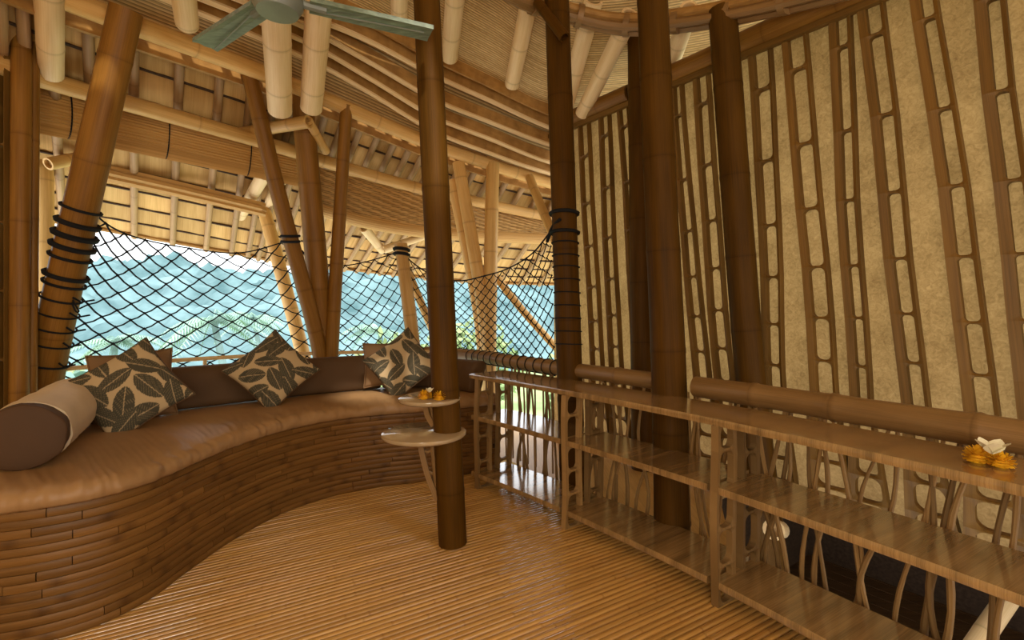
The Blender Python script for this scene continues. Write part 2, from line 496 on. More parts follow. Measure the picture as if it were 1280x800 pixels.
STR = [(727, 739, 744, 757), (752, 764, 768, 782), (776, 789, 798, 812), (812, 826, 838, 852), (845, 859, 871, 890), (872, 891, 899, 921), (943, 970, 962, 985),
       (990, 1021, 1016, 1048), (1046, 1073, 1065, 1091), (1088, 1122, 1130, 1164), (1159, 1196, 1204, 1247), (1235, 1277, 1267, 1314), (1335, 1385, 1378, 1430)]
def wall_t(p):
    return (p - WO).dot(WD)
for i, (a, b, c, d) in enumerate(STR):
    pts = [PW(a, 135), PW(c, 480), PW(b, 135), PW(d, 480)]
    def edge(p, q, wob):
        tp, tq, zp, zq = wall_t(p), wall_t(q), p.z, q.z
        def f(z):
            k = (z - zq) / (zp - zq)
            s = 0.009 * math.sin(z * 1.9 + i * 1.7) + 0.003 * math.sin(z * 5.3 + i)
            t = tq + (tp - tq) * k + s
            if z < 0.7: t += wob * (0.7 - z) * 0.09
            return wallpt(t, z, 0.004)
        return f
    rnd = random.Random(i + 40)
    z = 2.93; cuts = [z]; gap = rnd.uniform(0.28, 0.42); z -= gap * rnd.uniform(0.5, 1)
    while z > 0.12:
        cuts.append(z); gap = 0.10 + 0.135 * max(0.0, z) * rnd.uniform(0.92, 1.08); z -= gap
    cuts.append(0.06)
    cuts = list(reversed(cuts))
    lad = ladder_mesh(edge(pts[0], pts[1], -1), edge(pts[2], pts[3], 1), WN, cuts, 0.015 + 0.0026 * i, 0.007, 0.055, 0.012 + 0.0006 * i)
    lad.build('bamboo_ladder_strip', 'ladder', wall, angle=35)
# wall top beam in three lengths between the posts, and a thin batten under it
for a, b in (((-2.2), -1.28), (-1.24, -0.40), (-0.36, 5.1)):
    bamboo('wall_plate', [wallpt(a, 2.99, 0.05), wallpt(b, 2.99, 0.05)], 0.075, 0.07, 'amber', wall, 0.4)
mb = MB(); mb.sweep([wallpt(T0, 2.9, 0.06), wallpt(0, 2.9, 0.06), wallpt(T1, 2.9, 0.06)], [(-0.02, -0.018), (0.02, -0.018), (0.02, 0.018), (-0.02, 0.018)])
mb.build('batten', 'ladder', wall)

# ---- shell behind the viewer
m = MB(); v = [m.vert(p) for p in ((-3.4, -2.2, -0.02), (3.9, -2.2, -0.02), (3.9, -2.2, 3.1), (-3.4, -2.2, 3.1))]; m.face(*v)
tag(m.build('wall_back', 'bark'), 'plain bark paper wall behind the viewer', 'wall', kind='structure')
# ---- roof rings
A = crp([P(-60, -70, 2.2), P(84, 0, 2.75), P(320, 88, 3.7), P(430, 134, 4.2), P(527, 175, 4.6), P(600, 201, 4.9), P(690, 229, 5.2), P(790, 250, 5.35)], 141)
E = crp([P(-60, 255, 3.9), P(100, 278, 4.6), P(290, 313, 5.6), P(352, 324, 6.05), P(430, 333, 6.4), P(500, 341, 6.7), P(600, 350, 7.0), P(710, 353, 7.2)], 141)
UPA = Vector((0, 0, 0.2))
def R(u, s, dz=0.0):
    a = at(A, u) + UPA; e = at(E, u)
    a2 = a + (a - e).normalized() * 0.08
    p = a2.lerp(e, s); p.z += dz - 0.10 * math.sin(math.pi * s) * 0.6
    return p
roof = MB()
NU, NS = 70, 12
for i in range(NU + 1):
    for j in range(NS + 1): roof.vert(R(i / NU, j / NS, 0.05), (i * 0.1, j * 0.2))
for i in range(NU):
    for j in range(NS):
        a = i * (NS + 1) + j
        roof.face(a, a + NS + 1, a + NS + 2, a + 1)
eave = tag(roof.build('eave_roof', 'board'), 'sloping shingled eave roof seen from beneath beyond the net', 'roof', kind='structure')
NR, ROWS = 30, 10
rad_u = [0.03 + 0.955 * i / NR for i in range(NR + 1)]
for i in range(NR):
    for j in range(ROWS):
        u0, u1 = rad_u[i], rad_u[i + 1]
        s0, s1 = j / ROWS, (j + 1) / ROWS + 0.012
        m = MB(); q = 4
        top = random.uniform(0.0, 0.012); low = random.uniform(0.018, 0.034)
        rows = []
        for dzz in (0.0, 0.012):
            for k in range(q + 1):
                u = u0 + (u1 - u0) * k / q; jit = 0.004 * math.sin(k * 2 + i + j * 3)
                rows.append((m.vert(R(u, s0, 0.015 - top + dzz), (u * 12, s0 * 2)), m.vert(R(u, s1, 0.0 - low + dzz + jit), (u * 12, s1 * 2))))
        K = q + 1
        for k in range(q):
            a0, b0 = rows[k]; a1, b1 = rows[k + 1]; c0, d0 = rows[K + k]; c1, d1 = rows[K + k + 1]
            m.face(a0, b0, b1, a1); m.face(c0, c1, d1, d0); m.face(b0, d0, d1, b1); m.face(a0, a1, c1, c0)
        m.face(rows[0][0], rows[K][0], rows[K][1], rows[0][1]); m.face(rows[q][0], rows[q][1], rows[K + q][1], rows[K + q][0])
        m.build('shingle', 'shingle', eave, angle=30)
for i, u in enumerate(rad_u):
    bamboo('rafter', [R(u, 0.0, -0.055), R(u, 0.5, -0.058), R(u, 1.0, -0.05)], 0.033, 0.027, 'eave_pole', eave, 0.45, sides=10)
for j in range(1, ROWS):
    m = MB(); m.tube([R(k / 60, j / ROWS + 0.008, -0.03) for k in range(61)], 0.011, 6)
    m.build('batten', 'darkwood', eave)
m = MB(); m.tube([R(k / 60, 0.995, -0.035) for k in range(61)], 0.02, 7); m.build('eave_pole', 'board', eave)

# ring beam and second layer
def offs(curve, out, dz):
    r = []
    for i, p in enumerate(curve):
        t = curve[min(i + 1, len(curve) - 1)] - curve[max(i - 1, 0)]
        n = Vector((-t.y, t.x, 0)).normalized()      # outward = left of travel
        r.append(Vector((p.x, p.y, p.z)) + n * out + Vector((0, 0, dz)))
    return r
def beam(name, curve, r, mat, label, spacing=0.45):
    pts = even(curve, 14)
    return bamboo(name, pts, r, r * 0.94, mat, None, spacing, label, 'beam')
beam('ring_beam', A, 0.062, 'gold', 'curved golden bamboo ring beam resting on the leaning posts')
bd = MB(); bd.sweep(offs(A, 0.13, -0.03), [(-0.016, -0.06), (0.016, -0.06), (0.016, 0.06), (-0.016, 0.06)])
tag(bd.build('ring_board', 'board'), 'dark flat curved board behind the ring beam', 'beam')
Bc = cr([P(-40, 68, 2.75), P(50, 98, 3.1), P(320, 175, 4.15), P(420, 206, 4.6), P(527, 236, 5.05), P(690, 272, 5.7), P(780, 285, 6.0)], 60)
beam('outer_beam', Bc, 0.058, 'gold', 'golden bamboo beam carrying the rolled blind below the shingles')
Cc = [P(90, 205, 3.85), P(120, 213, 3.98), P(230, 238, 4.4), P(330, 262, 4.85)]
cm = MB()
for k in range(7):
    a = k * 2 * math.pi / 6
    o = Vector((0, 0.04 * math.cos(a), 0.05 * math.sin(a))) if k < 6 else Vector()
    cm.tube([p + o for p in cr(Cc, 16)], 0.027, 6)
tag(cm.build('reed_bundle', 'mat'), 'long bundle of reeds tied under the eave rafters', 'reed bundle', kind='stuff')

# ---- stepped inner rings and reed ceiling
Eimg = [
    [P(180, -70, 2.45), P(370, 12, 3.3), P(460, 50, 3.7), P(540, 92, 4.1), P(610, 124, 4.4), P(690, 160, 4.68), P(780, 185, 4.75)],
    [P(150, -60, 2.5), P(370, 28, 3.42), P(460, 76, 3.86), P(540, 122, 4.22), P(610, 151, 4.5), P(690, 181, 4.8), P(780, 203, 4.85)],
    [P(120, -55, 2.55), P(370, 46, 3.54), P(460, 96, 3.98), P(540, 144, 4.34), P(610, 172, 4.6), P(690, 203, 4.9), P(780, 222, 4.95)],
    [P(90, -50, 2.6), P(370, 66, 3.66), P(460, 114, 4.1), P(540, 162, 4.45), P(610, 190, 4.7), P(690, 217, 5.0), P(780, 236, 5.05)]]
ceil_pts = [Vector((0.5, -2.6, 2.95)), Vector((-2.0, -2.6, 2.95)), Vector((-3.6, -1.6, 2.97)), Vector((-4.0, 0.4, 3.0)), Vector((-3.7, 1.7, 3.0)), Vector((-2.75, 2.25, 3.05)), *Eimg[0][:6], Vector((1.2, 4.62, 2.93)), Vector((2.2, 4.1, 2.9)), Vector((3.1, 3.1, 2.9)), Vector((3.7, 1.6, 2.9)), Vector((3.6, -0.2, 2.92)), Vector((2.8, -2.2, 2.95)), Vector((0.5, -2.6, 2.95))]
C0 = Vector((0.3, 0.5, 0))
cin = crp(ceil_pts, 181)
cm = MB(); NROW = 190
def ceil_at(p, s):
    q = C0 + (p - C0) * s
    return Vector((q.x, q.y, p.z + 0.13 + (1 - s) * 1.6))
rows = []
for j in range(NROW):
    for h in range(3):
        s = 1.0 - 0.93 * (j + (0, 0.32, 0.64)[h]) / NROW
        dz = (0.0, -0.009, -0.009)[h]
        dk = (1.0, 0, 0)[h]
        rows.append([cm.vert(ceil_at(p, s) + Vector((0, 0, dz)), (i * 0.05, j / NROW * 3.2), dk) for i, p in enumerate(cin)])
for a, b in zip(rows, rows[1:]):
    for i in range(len(cin) - 1): cm.face(a[i], a[i + 1], b[i + 1], b[i])
# sloping backing from the ring beam up to the first step
cA = [at(A, 0.10 + 0.9 * i / 90) for i in range(91)]
e1 = crp(Eimg[0], 91)
prev = None
for j in range(50):
    k = j / 49
    row = [cm.vert(a.lerp(e, k) + Vector((0, 0, 0.07 + 0.06 * k + 0.008 * (j % 2))), (i * 0.05, 4 + k), float(j % 2)) for i, (a, e) in enumerate(zip(cA, e1))]
    if prev:
        for i in range(90): cm.face(prev[i], prev[i + 1], row[i + 1], row[i])
    prev = row
ceiling = tag(cm.build('ceiling', 'reed', smooth=True, angle=180), 'domed ceiling of fine golden reeds with bamboo rafters', 'ceiling', kind='structure')
for k, pts in enumerate(Eimg):
    c = crp(pts, 60)
    m = MB(); m.sweep(c, [(-0.012, -0.01), (0.012, -0.01), (0.012, 0.1), (-0.012, 0.1)]); m.build('step_board', 'board', ceiling)
    for q in range(2):
        m = MB(); m.tube([p + Vector((0.0, -0.022 * q, -0.012 + 0.006 * q)) for p in c], 0.014, 6); m.build('split_bamboo_edge', 'pale', ceiling)
c = [p + Vector((0, -0.1, 0.12)) for p in crp(Eimg[0], 60)]
m = MB(); m.sweep(c, [(-0.012, -0.05), (0.012, -0.05), (0.012, 0.06), (-0.012, 0.06)]); m.build('step_board', 'board', ceiling)

RAF = [((342, -60, 2.75), (350, 138, 3.7), 0.088), ((404, -60, 2.85), (389, 135, 3.8), 0.083), ((222, -60, 2.5), (234, 30, 2.95), 0.065), ((60, -50, 2.5), (64, 92, 3.1), 0.066),
       ((500, -70, 2.9), (499, 20, 3.5), 0.06), ((572, -40, 3.2), (562, 72, 3.95), 0.068), ((666, -20, 3.45), (640, 106, 4.25), 0.066), ((742, 0, 3.6), (708, 130, 4.35), 0.07), ((788, 18, 3.5), (728, 142, 4.4), 0.066), ((862, 10, 3.3), (836, 90, 3.85), 0.064)]
for a, b, r in RAF:
    bamboo('rafter', [P(*a), P(*b)], r, r * 0.96, 'pale', ceiling, 0.36, sides=20)
# bundled ring at the top of the room posts
RB = cr([P(560, -60, 2.95), P(640, -8, 3.25), P(690, 10, 3.45), P(770, 30, 3.5), P(850, 26, 3.3), P(950, 8, 2.95), P(1080, -25, 2.5)], 50)
rbund = empty('bundle_ring', RB[20], 'thick curved bundle of bamboo laths ringing the top of posts', 'beam')
for k, (dx, dz) in enumerate(((-0.03, 0.03), (0.03, 0.03), (-0.03, -0.03), (0.03, -0.03))):
    m = MB(); m.tube([p + Vector((dx * 0.8, dx, dz)) for p in RB], 0.032, 8); m.build('lath', ['board', 'board', 'rail', 'rail'][k], rbund)
for k in range(6, 48, 6):
    p = RB[k]; t = (RB[k + 1] - RB[k - 1]).normalized()
    m = MB(); m.tube([p - t * 0.02, p + t * 0.02], 0.078, 10); m.build('binding', 'rail', rbund)

# ================================================================== POSTS
def post(path, r0, r1, label, mat='dark', spacing=0.42, group=None):
    return bamboo('bamboo_post', path, r0, r1, mat, None, spacing, label, 'post', group)
base = PZ(566, 679, 0.0)
top = P(533, -5, base.y)
dirv = (top - base)
post([base, base + dirv * 1.25], 0.075, 0.07, 'dark bamboo post carrying the two round side tables', spacing=0.55)
POLE_B, POLE_D = base, dirv
c1 = [P(717, 640, 3.33), P(712, 465, 3.33), P(706, 290, 3.33), P(696, 0, 3.33)]
post(c1, 0.088, 0.082, 'dark bamboo post where the rope net ends beside the shelf', spacing=0.5)
post([P(841, 690, 2.70), P(836, 470, 2.70), P(826, 250, 2.7), P(813, -60, 2.70)], 0.098, 0.08, 'thick dark bamboo post between the two handrail lengths', spacing=0.5)
post([Vector((1.02, 3.86, -0.3)), P(797, 25, 3.9)], 0.085, 0.08, 'dark bamboo post partly hidden behind the thicker handrail post', spacing=0.5)
post([P(972, 760, 3.06), P(938, 470, 3.1), P(903, 12, 3.12)], 0.092, 0.085, 'dark bamboo post in the stairwell against the bark paper wall', spacing=0.5)
post([P(38, 600, 3.2), P(60, 450, 3.17), P(158, 12, 2.88)], 0.105, 0.082, 'thick leaning bamboo post wrapped in black rope', 'amber', 0.55)
LEFT = [P(38, 600, 3.2), P(60, 450, 3.17), P(158, 12, 2.88)]
post([P(58, 560, 3.9), P(54, 170, 3.8)], 0.065, 0.06, 'upright bamboo post outside behind the rope-wrapped leaning post', 'gold')
post([P(407, 520, 4.48), P(404, 430, 4.45), P(375, 92, 4.06)], 0.1, 0.085, 'thickest middle post of the three-legged cluster behind the bench', 'amber')
post([P(404, 500, 4.38), P(398, 430, 4.36), P(350, 250, 4.0), P(310, 86, 3.72)], 0.068, 0.058, 'slim post of the cluster leaning away towards the rope-wrapped post', 'amber')
post([P(414, 500, 4.4), P(415, 430, 4.4), P(433, 132, 4.2)], 0.062, 0.05, 'slim post of the cluster leaning towards the side tables', 'amber')
post([P(388, 500, 4.95), P(378, 440, 4.95), P(330, 262, 5.1)], 0.068, 0.064, 'slanting bamboo post outside seen through the net beside the cluster', 'gold')
post([P(520, 480, 4.72), P(516, 424, 4.72), P(501, 305, 4.75)], 0.066, 0.062, 'short bamboo post with black rope tied around its head', 'gold')
bamboo('bamboo_brace', [P(507, 333, 4.77), P(526, 378, 4.9), P(552, 440, 5.0)], 0.04, 0.036, 'gold', None, 0.3, 'curved thin bamboo brace outside the net beside the short post', 'brace')
post([P(607, 520, 5.1), P(600, 400, 5.05), P(566, 225, 4.95)], 0.066, 0.06, 'slanting bamboo post of the far pair nearest the table post', 'gold')
post([P(612, 520, 4.95), P(606, 400, 4.9), P(573, 203, 4.87)], 0.07, 0.06, 'middle slanting bamboo post of the far cluster beyond the rail', 'gold')
post([P(612, 520, 4.85), P(612, 400, 4.86), P(616, 204, 4.93)], 0.07, 0.066, 'upright bamboo post of the far cluster beyond the rail', 'gold')
bamboo('bamboo_brace', [P(614, 338, 4.9), P(655, 390, 5.0), P(700, 440, 5.0)], 0.04, 0.038, 'gold', None, 0.4, 'thin diagonal bamboo brace outside the net near the shelf', 'brace')
bamboo('bamboo_brace', [P(662, 222, 5.05), P(678, 262, 4.7), P(694, 300, 4.4)], 0.045, 0.042, 'gold', None, 0.4, 'short diagonal brace between ring beam and net-end post', 'brace')
bamboo('bamboo_brace', [P(292, 168, 4.2), P(386, 152, 3.95)], 0.045, 0.05, 'gold', None, 0.4, 'short level bamboo strut tied across the post cluster', 'brace')
bamboo('bamboo_brace', [P(385, 150, 3.98), P(408, 190, 4.3)], 0.036, 0.034, 'gold', None, 0.4, 'stubby diagonal strut beside the thickest cluster post', 'brace')
bamboo('bamboo_brace', [P(60, 205, 3.6), P(150, 188, 4.1), P(180, 186, 4.3)], 0.045, 0.04, 'gold', None, 0.4, 'thin bamboo strut behind the rope-wrapped leaning post', 'brace')
bamboo('bamboo_brace', [P(330, 218, 4.55), P(300, 270, 5.15)], 0.06, 0.055, 'pale', None, 0.4, 'thick pale strut under the eave beside the rolled blind end', 'brace')
bamboo('bamboo_brace', [P(352, 222, 4.65), P(330, 268, 5.3)], 0.055, 0.05, 'pale', None, 0.4, 'thinner pale strut under the eave behind the slim leaning post', 'brace')
bamboo('bamboo_brace', [P(455, 285, 5.1), P(478, 313, 5.5)], 0.05, 0.045, 'pale', None, 0.4, 'short pale strut under the woven blind near the short post', 'brace')
bamboo('bamboo_brace', [P(480, 312, 5.4), P(540, 292, 5.6)], 0.045, 0.04, 'pale', None, 0.4, 'level pale strut above the head of the short post', 'brace')
bamboo('bamboo_brace', [P(672, 3, 3.3), P(706, 47, 3.15)], 0.034, 0.036, 'dark', None, 0.3, 'short dark bamboo peg sticking out at the ring bundle', 'brace')

# wall of upright bamboo at the frame's edge
wl = empty('wall_left', (-3.0, 2.95, 0), 'narrow wall of upright bamboo poles beside the bolster', 'wall', kind='structure')
for x, w, Y, mt in ((26, 20, 2.93, 'amber'), (42, 11, 3.0, 'amber'), (-12, 24, 2.9, 'amber'), (-40, 24, 2.9, 'amber')):
    bamboo('bamboo_pole', [P(x - 4, 645, Y), P(x, 200, Y), P(x + 1, -60, Y)], w * Y / F / 2, None, mt, wl, 0.5)
for x0, x1, Y in ((4, 16, 2.92), (33, 40, 3.02)):
    l = lambda z: P(x0, 385, Y) + Vector((0, 0, z - HC)); r = lambda z: P(x1, 385, Y) + Vector((0, 0, z - HC))
    ladder_mesh(l, r, Vector((0, -1, 0)), [0.55, 0.95, 1.35, 1.75, 2.2, 2.7, 3.2], 0.011, 0.006, 0.05).build('bamboo_ladder_strip', 'ladder', wl, angle=35)
m = MB(); m.box((-3.35, 3.06, 0.0), (-3.0, 3.075, 3.05)); m.build('back_panel', 'ladder', wl)
m = MB(); v = [m.vert(p) for p in ((-3.35, 3.06, 0.0), (-3.6, -2.2, 0.0), (-3.6, -2.2, 3.4), (-3.35, 3.06, 3.4))]; m.face(*v); m.build('paper_sheet', 'bark', wl)

# ================================================================== BLINDS
bp = cr([P(36, 130, 3.25), P(150, 157, 3.65), P(270, 185, 4.1), P(388, 212, 4.6)], 30)
bl = empty('rolled_blind', bp[15], 'long rolled-up bamboo blind hanging under the outer beam', 'blind')
m = MB()
SEC = []
for k in range(96):
    a = 2 * math.pi * k / 96; rr = 1 + (0.05 if k % 2 else -0.03)
    SEC.append((0.09 * math.cos(a) * rr, 0.17 * math.sin(a) * rr))
m.sweep(bp, SEC); m.build('slat_roll', 'mat', bl, angle=25)
for k in (3, 12, 21, 28):
    p = bp[k]; t = (bp[k + 1] - bp[k - 1]).normalized(); 
    m = MB(); m.sweep([p - t * 0.004, p + t * 0.004], [(0.096 * math.cos(2 * math.pi * q / 24), 0.178 * math.sin(2 * math.pi * q / 24)) for q in range(24)]); m.build('tie_cord', 'rope', bl)
tp = cr([P(384, 205, 4.6), P(460, 226, 4.9), P(535, 246, 5.15), P(620, 264, 5.5), P(700, 280, 5.8)], 60)
bt = cr([P(378, 254, 4.65), P(460, 276, 4.95), P(535, 288, 5.2), P(620, 294, 5.5), P(700, 297, 5.8)], 60)
wb = empty('woven_blind', tp[30], 'woven bamboo blind half rolled up behind the post cluster', 'blind')
m = MB(); rows = []
NJ = 44
for j in range(NJ + 1):
    k = j / NJ
    rows.append([m.vert(a.lerp(b, k) + Vector((0, -0.004 - 0.03 * math.sin(k * math.pi) - 0.006 * (j % 2), 0.006 * math.sin(i * 1.3 + j * 2.2))), (k * 0.5, i * 0.06), 1.0 if (j % 2 == 0 and (i // 2 + j) % 3) else 0.0) for i, (a, b) in enumerate(zip(tp, bt))])
for a, b in zip(rows, rows[1:]):
    for i in range(59): m.face(a[i], b[i], b[i + 1], a[i + 1])
m.build('woven_sheet', 'mat', wb, angle=180)
m = MB(); m.sweep([p + Vector((0, 0.03, -0.01)) for p in bt], [((0.065 + (0.003 if k % 2 else 0)) * math.cos(2 * math.pi * k / 40), (0.065 + (0.003 if k % 2 else 0)) * math.sin(2 * math.pi * k / 40)) for k in range(40)]); m.build('slat_roll', 'mat', wb, angle=25)

# ================================================================== CURVED BENCH
FR = [(-3.3, 1.62), (-2.5, 1.70), (-1.95, 1.78), (-1.68, 1.9), (-1.56, 2.1), (-1.535, 2.4), (-1.49, 2.72), (-1.38, 3.04), (-1.18, 3.3), (-0.9, 3.47), (-0.66, 3.56), (-0.3, 3.75), (-0.12, 3.84)]
BK = [(-3.32, 1.95), (-3.08, 2.2), (-2.85, 2.55), (-2.72, 2.8), (-2.58, 3.0), (-2.4, 3.15), (-2.15, 3.38), (-1.85, 3.66), (-1.5, 3.95), (-1.15, 4.15), (-0.8, 4.25), (-0.42, 4.1), (-0.2, 3.92)]
fr = crp([(x, y, 0) for x, y in FR], 133); bk = crp([(x, y, 0) for x, y in BK], 133)
fr_e = even(fr, 200)
bench = empty('curved_bench', (-1.5, 3.0, 0), 'long curved built-in bench clad in brown bamboo strips', 'bench')
m = MB()
def nrm2(curve, i):
    t = curve[min(i + 1, len(curve) - 1)] - curve[max(i - 1, 0)]
    return Vector((t.y, -t.x, 0)).normalized()     # towards the room
ring = [m.vert(p - nrm2(fr, i) * 0.012) for i, p in enumerate(fr)]
ringt = [m.vert(p - nrm2(fr, i) * 0.012 + Vector((0, 0, 0.492))) for i, p in enumerate(fr)]
backt = [m.vert(p + Vector((0, 0, 0.492))) for p in bk]
backb = [m.vert(p) for p in bk]
for i in range(132):
    m.face(ring[i], ring[i + 1], ringt[i + 1], ringt[i]); m.face(ringt[i], ringt[i + 1], backt[i + 1], backt[i]); m.face(backt[i], backt[i + 1], backb[i + 1], backb[i])
m.face(ring[-1], backb[-1], backt[-1], ringt[-1]); m.face(ring[0], ringt[0], backt[0], backb[0])
m.build('bench_core', 'darkwood', bench, angle=30)
Lf = sum((b - a).length for a, b in zip(fr_e, fr_e[1:]))
rowsN = 15; hz = 0.5 / rowsN
for r in range(rowsN):
    s = -random.uniform(0, 0.5)
    while s < Lf:
        ln = random.uniform(0.38, 0.62); a, b = max(0, s), min(Lf, s + ln - 0.003); s += ln
        if b - a < 0.03: continue
        n = max(2, int((b - a) / 0.035)); d = random.uniform(0, 0.003); m = MB(); rg = []
        z0, z1 = r * hz + 0.0008, (r + 1) * hz - 0.0008
        nodeat = random.randint(0, n)
        for k in range(n + 1):
            u = (a + (b - a) * k / n) / Lf; p = at(fr_e, u); q = at(fr_e, min(1, u + 0.004)) - at(fr_e, max(0, u - 0.004))
            nn = Vector((q.y, -q.x, 0)).normalized()
            zz = 0.0
            sec = ((-0.012, z0), (d - 0.001, z0), (d + 0.0022, z0 * 0.75 + z1 * 0.25), (d + 0.0022, z0 * 0.25 + z1 * 0.75), (d - 0.001, z1), (-0.012, z1))
            rg.append([m.vert(p + nn * o + Vector((0, 0, z + zz)), (z * 4, u * Lf), 0.8 if k == nodeat else 0) for o, z in sec])
        for x, y in zip(rg, rg[1:]):
            for k in range(6): m.face(x[k], y[k], y[(k + 1) % 6], x[(k + 1) % 6])
        m.face(*reversed(rg[0])); m.face(*rg[-1])
        m.build('bamboo_strip', 'strip', bench, angle=40)
# ---- seat cushion (follows the bench)
m = MB(); rings = []
NI = 440
for i in range(NI):
    u = i / (NI - 1); f = at(fr, u); b = at(bk, u)
    g = (at(fr, min(1, u + 0.004)) - at(fr, max(0, u - 0.004))); nn = Vector((g.y, -g.x, 0)).normalized()
    ring = []
    dep = (b - f)
    for k, (o, z) in enumerate([(-0.03, 0.0), (0.012, 0.0), (0.03, 0.012), (0.034, 0.035), (0.026, 0.058), (0.008, 0.072), (-0.02, 0.08)]):
        wr = 0.008 * noise.noise(Vector((u * 60, z * 20, 1))) + 0.005 * noise.noise(Vector((u * 150, z * 25, 5)))
        ring.append(m.vert(f + nn * (o + wr) + Vector((0, 0, 0.503 + z + (wr if z > 0.05 else 0))), (u * 5, z)))
    for k in range(1, 15):
        t = 0.03 + 0.97 * k / 14
        p = f.lerp(b, t)
        amp = 0.02 * math.exp(-t * 4.5)
        wr = amp * noise.noise(Vector((u * 75 + t * 7, t * 5, 2))) + 0.5 * amp * noise.noise(Vector((u * 160 - t * 5, t * 8, 3))) + 0.004 * noise.noise(Vector((u * 12, t * 4, 7)))
        ring.append(m.vert(p + Vector((0, 0, 0.583 + 0.012 * math.sin(math.pi * t) + wr)), (u * 5, 0.1 + t)))
    ring.append(m.vert(b + Vector((0, 0, 0.503)), (u * 5, 1.3)))
    rings.append(ring)
K = len(rings[0])
for a, b in zip(rings, rings[1:]):
    for k in range(K):
        j = (k + 1) % K; m.face(a[k], b[k], b[j], a[j])
m.face(*rings[0]); m.face(*reversed(rings[-1]))
tag(m.build('seat_cushion', 'seat', angle=60), 'long curved brown canvas seat cushion lying on the bench', 'cushion')
# ---- back cushions
def back_cushion(u0, u1, label, lean=0.05, h=0.27):
    m = MB(); n = 40; rings = []
    for i in range(n):
        u = u0 + (u1 - u0) * i / (n - 1); f = at(fr, u); b = at(bk, u)
        g = at(bk, min(1, u + 0.01)) - at(bk, max(0, u - 0.01)); nn = Vector((g.y, -g.x, 0)).normalized()
        e = min(1, min(i, n - 1 - i) / 2.0); e = 0.55 + 0.45 * math.sqrt(max(0, 1 - (1 - e) ** 2))
        sec = []
        for a in range(20):
            t = 2 * math.pi * a / 20; c, s = math.cos(t), math.sin(t)
            x = 0.075 * math.copysign(abs(c) ** 0.55, c) * e; z = h / 2 * math.copysign(abs(s) ** 0.45, s) * (0.9 + 0.1 * e)
            w = 0.006 * noise.noise(Vector((u * 25, z * 9, x * 20)))
            sec.append(m.vert(b + nn * (0.06 + x + w - z * 0.25) + Vector((0, 0, 0.59 + h / 2 + z)), (u, z)))
        rings.append(sec)
    for a, b in zip(rings, rings[1:]):
        for k in range(20):
            j = (k + 1) % 20; m.face(a[k], a[j], b[j], b[k])
    m.face(*reversed(rings[0])); m.face(*rings[-1])
    return tag(m.build('back_cushion', 'backc', angle=60), label, 'cushion', 'back cushions along the bench')
back_cushion(0.331, 0.45, 'dark brown back cushion behind the leafy pillow next to the bolster')
back_cushion(0.4546, 0.757, 'longest dark brown back cushion behind the middle leafy pillow')
back_cushion(0.7617, 0.8717, 'dark brown back cushion behind the leafy pillow beside the table post')
back_cushion(0.876, 0.991, 'short dark brown back cushion at the bench end beside the shelf', h=0.24)

# ---- pillows
def pillow_mesh(size, thick, n=30, leafy=False, seed=1):
    m = MB(); rnd = random.Random(seed); g = {}
    leaves = []
    if leafy:
        k = 0
        for a in range(-2, 4):
            for b in range(-2, 4):
                leaves.append((a * 0.13 - 0.06 + rnd.uniform(-0.02, 0.02) + (b % 2) * 0.05, b * 0.12 - 0.06 + rnd.uniform(-0.02, 0.02), rnd.uniform(0, math.pi), rnd.uniform(0.082, 0.1), rnd.uniform(0.04, 0.05)))
    pr = []
    for side in (1, -1):
        for i in range(n + 1):
            for j in range(n + 1):
                x, y = 2 * i / n - 1, 2 * j / n - 1
                edge = i in (0, n) or j in (0, n)
                if edge and side == -1: g[(side, i, j)] = g[(1, i, j)]; continue
                px = x * (1 - 0.09 * (1 - y * y)); py = y * (1 - 0.09 * (1 - x * x))
                z = side * thick / 2 * (max(0, (1 - x ** 2) * (1 - y ** 2)) ** 0.42)
                z += 0.006 * noise.noise(Vector((x * 3 + seed, y * 3, side))) * (1 - max(abs(x), abs(y)) ** 4)
                val = 0.0
                X, Y = px * size / 2, py * size / 2
                for lx, ly, la, ll, lw in leaves:
                    dx, dy = X - lx, Y - ly
                    a = dx * math.cos(la) + dy * math.sin(la); b = -dx * math.sin(la) + dy * math.cos(la)
                    if abs(a) < ll:
                        w = lw * (1 - (a / ll) ** 2) ** 0.7
                        if abs(b) < w:
                            val = 1.0
                            if abs(b) < 0.0022: val = 0.25
                            elif (a * 60 + abs(b) * 70) % 1 < 0.16: val = 0.72
                            break
                g[(side, i, j)] = m.vert((X, Y, z), (x, y)); pr.append(val)
    for side in (1, -1):
        for i in range(n):
            for j in range(n):
                q = [g[(side, i, j)], g[(side, i + 1, j)], g[(side, i + 1, j + 1)], g[(side, i, j + 1)]]
                m.face(*(q if side == 1 else reversed(q)))
    me = m.mesh('pillow', True, 120)
    if leafy:
        a = me.attributes.new('print', 'FLOAT', 'POINT'); a.data.foreach_set('value', pr)
    return me
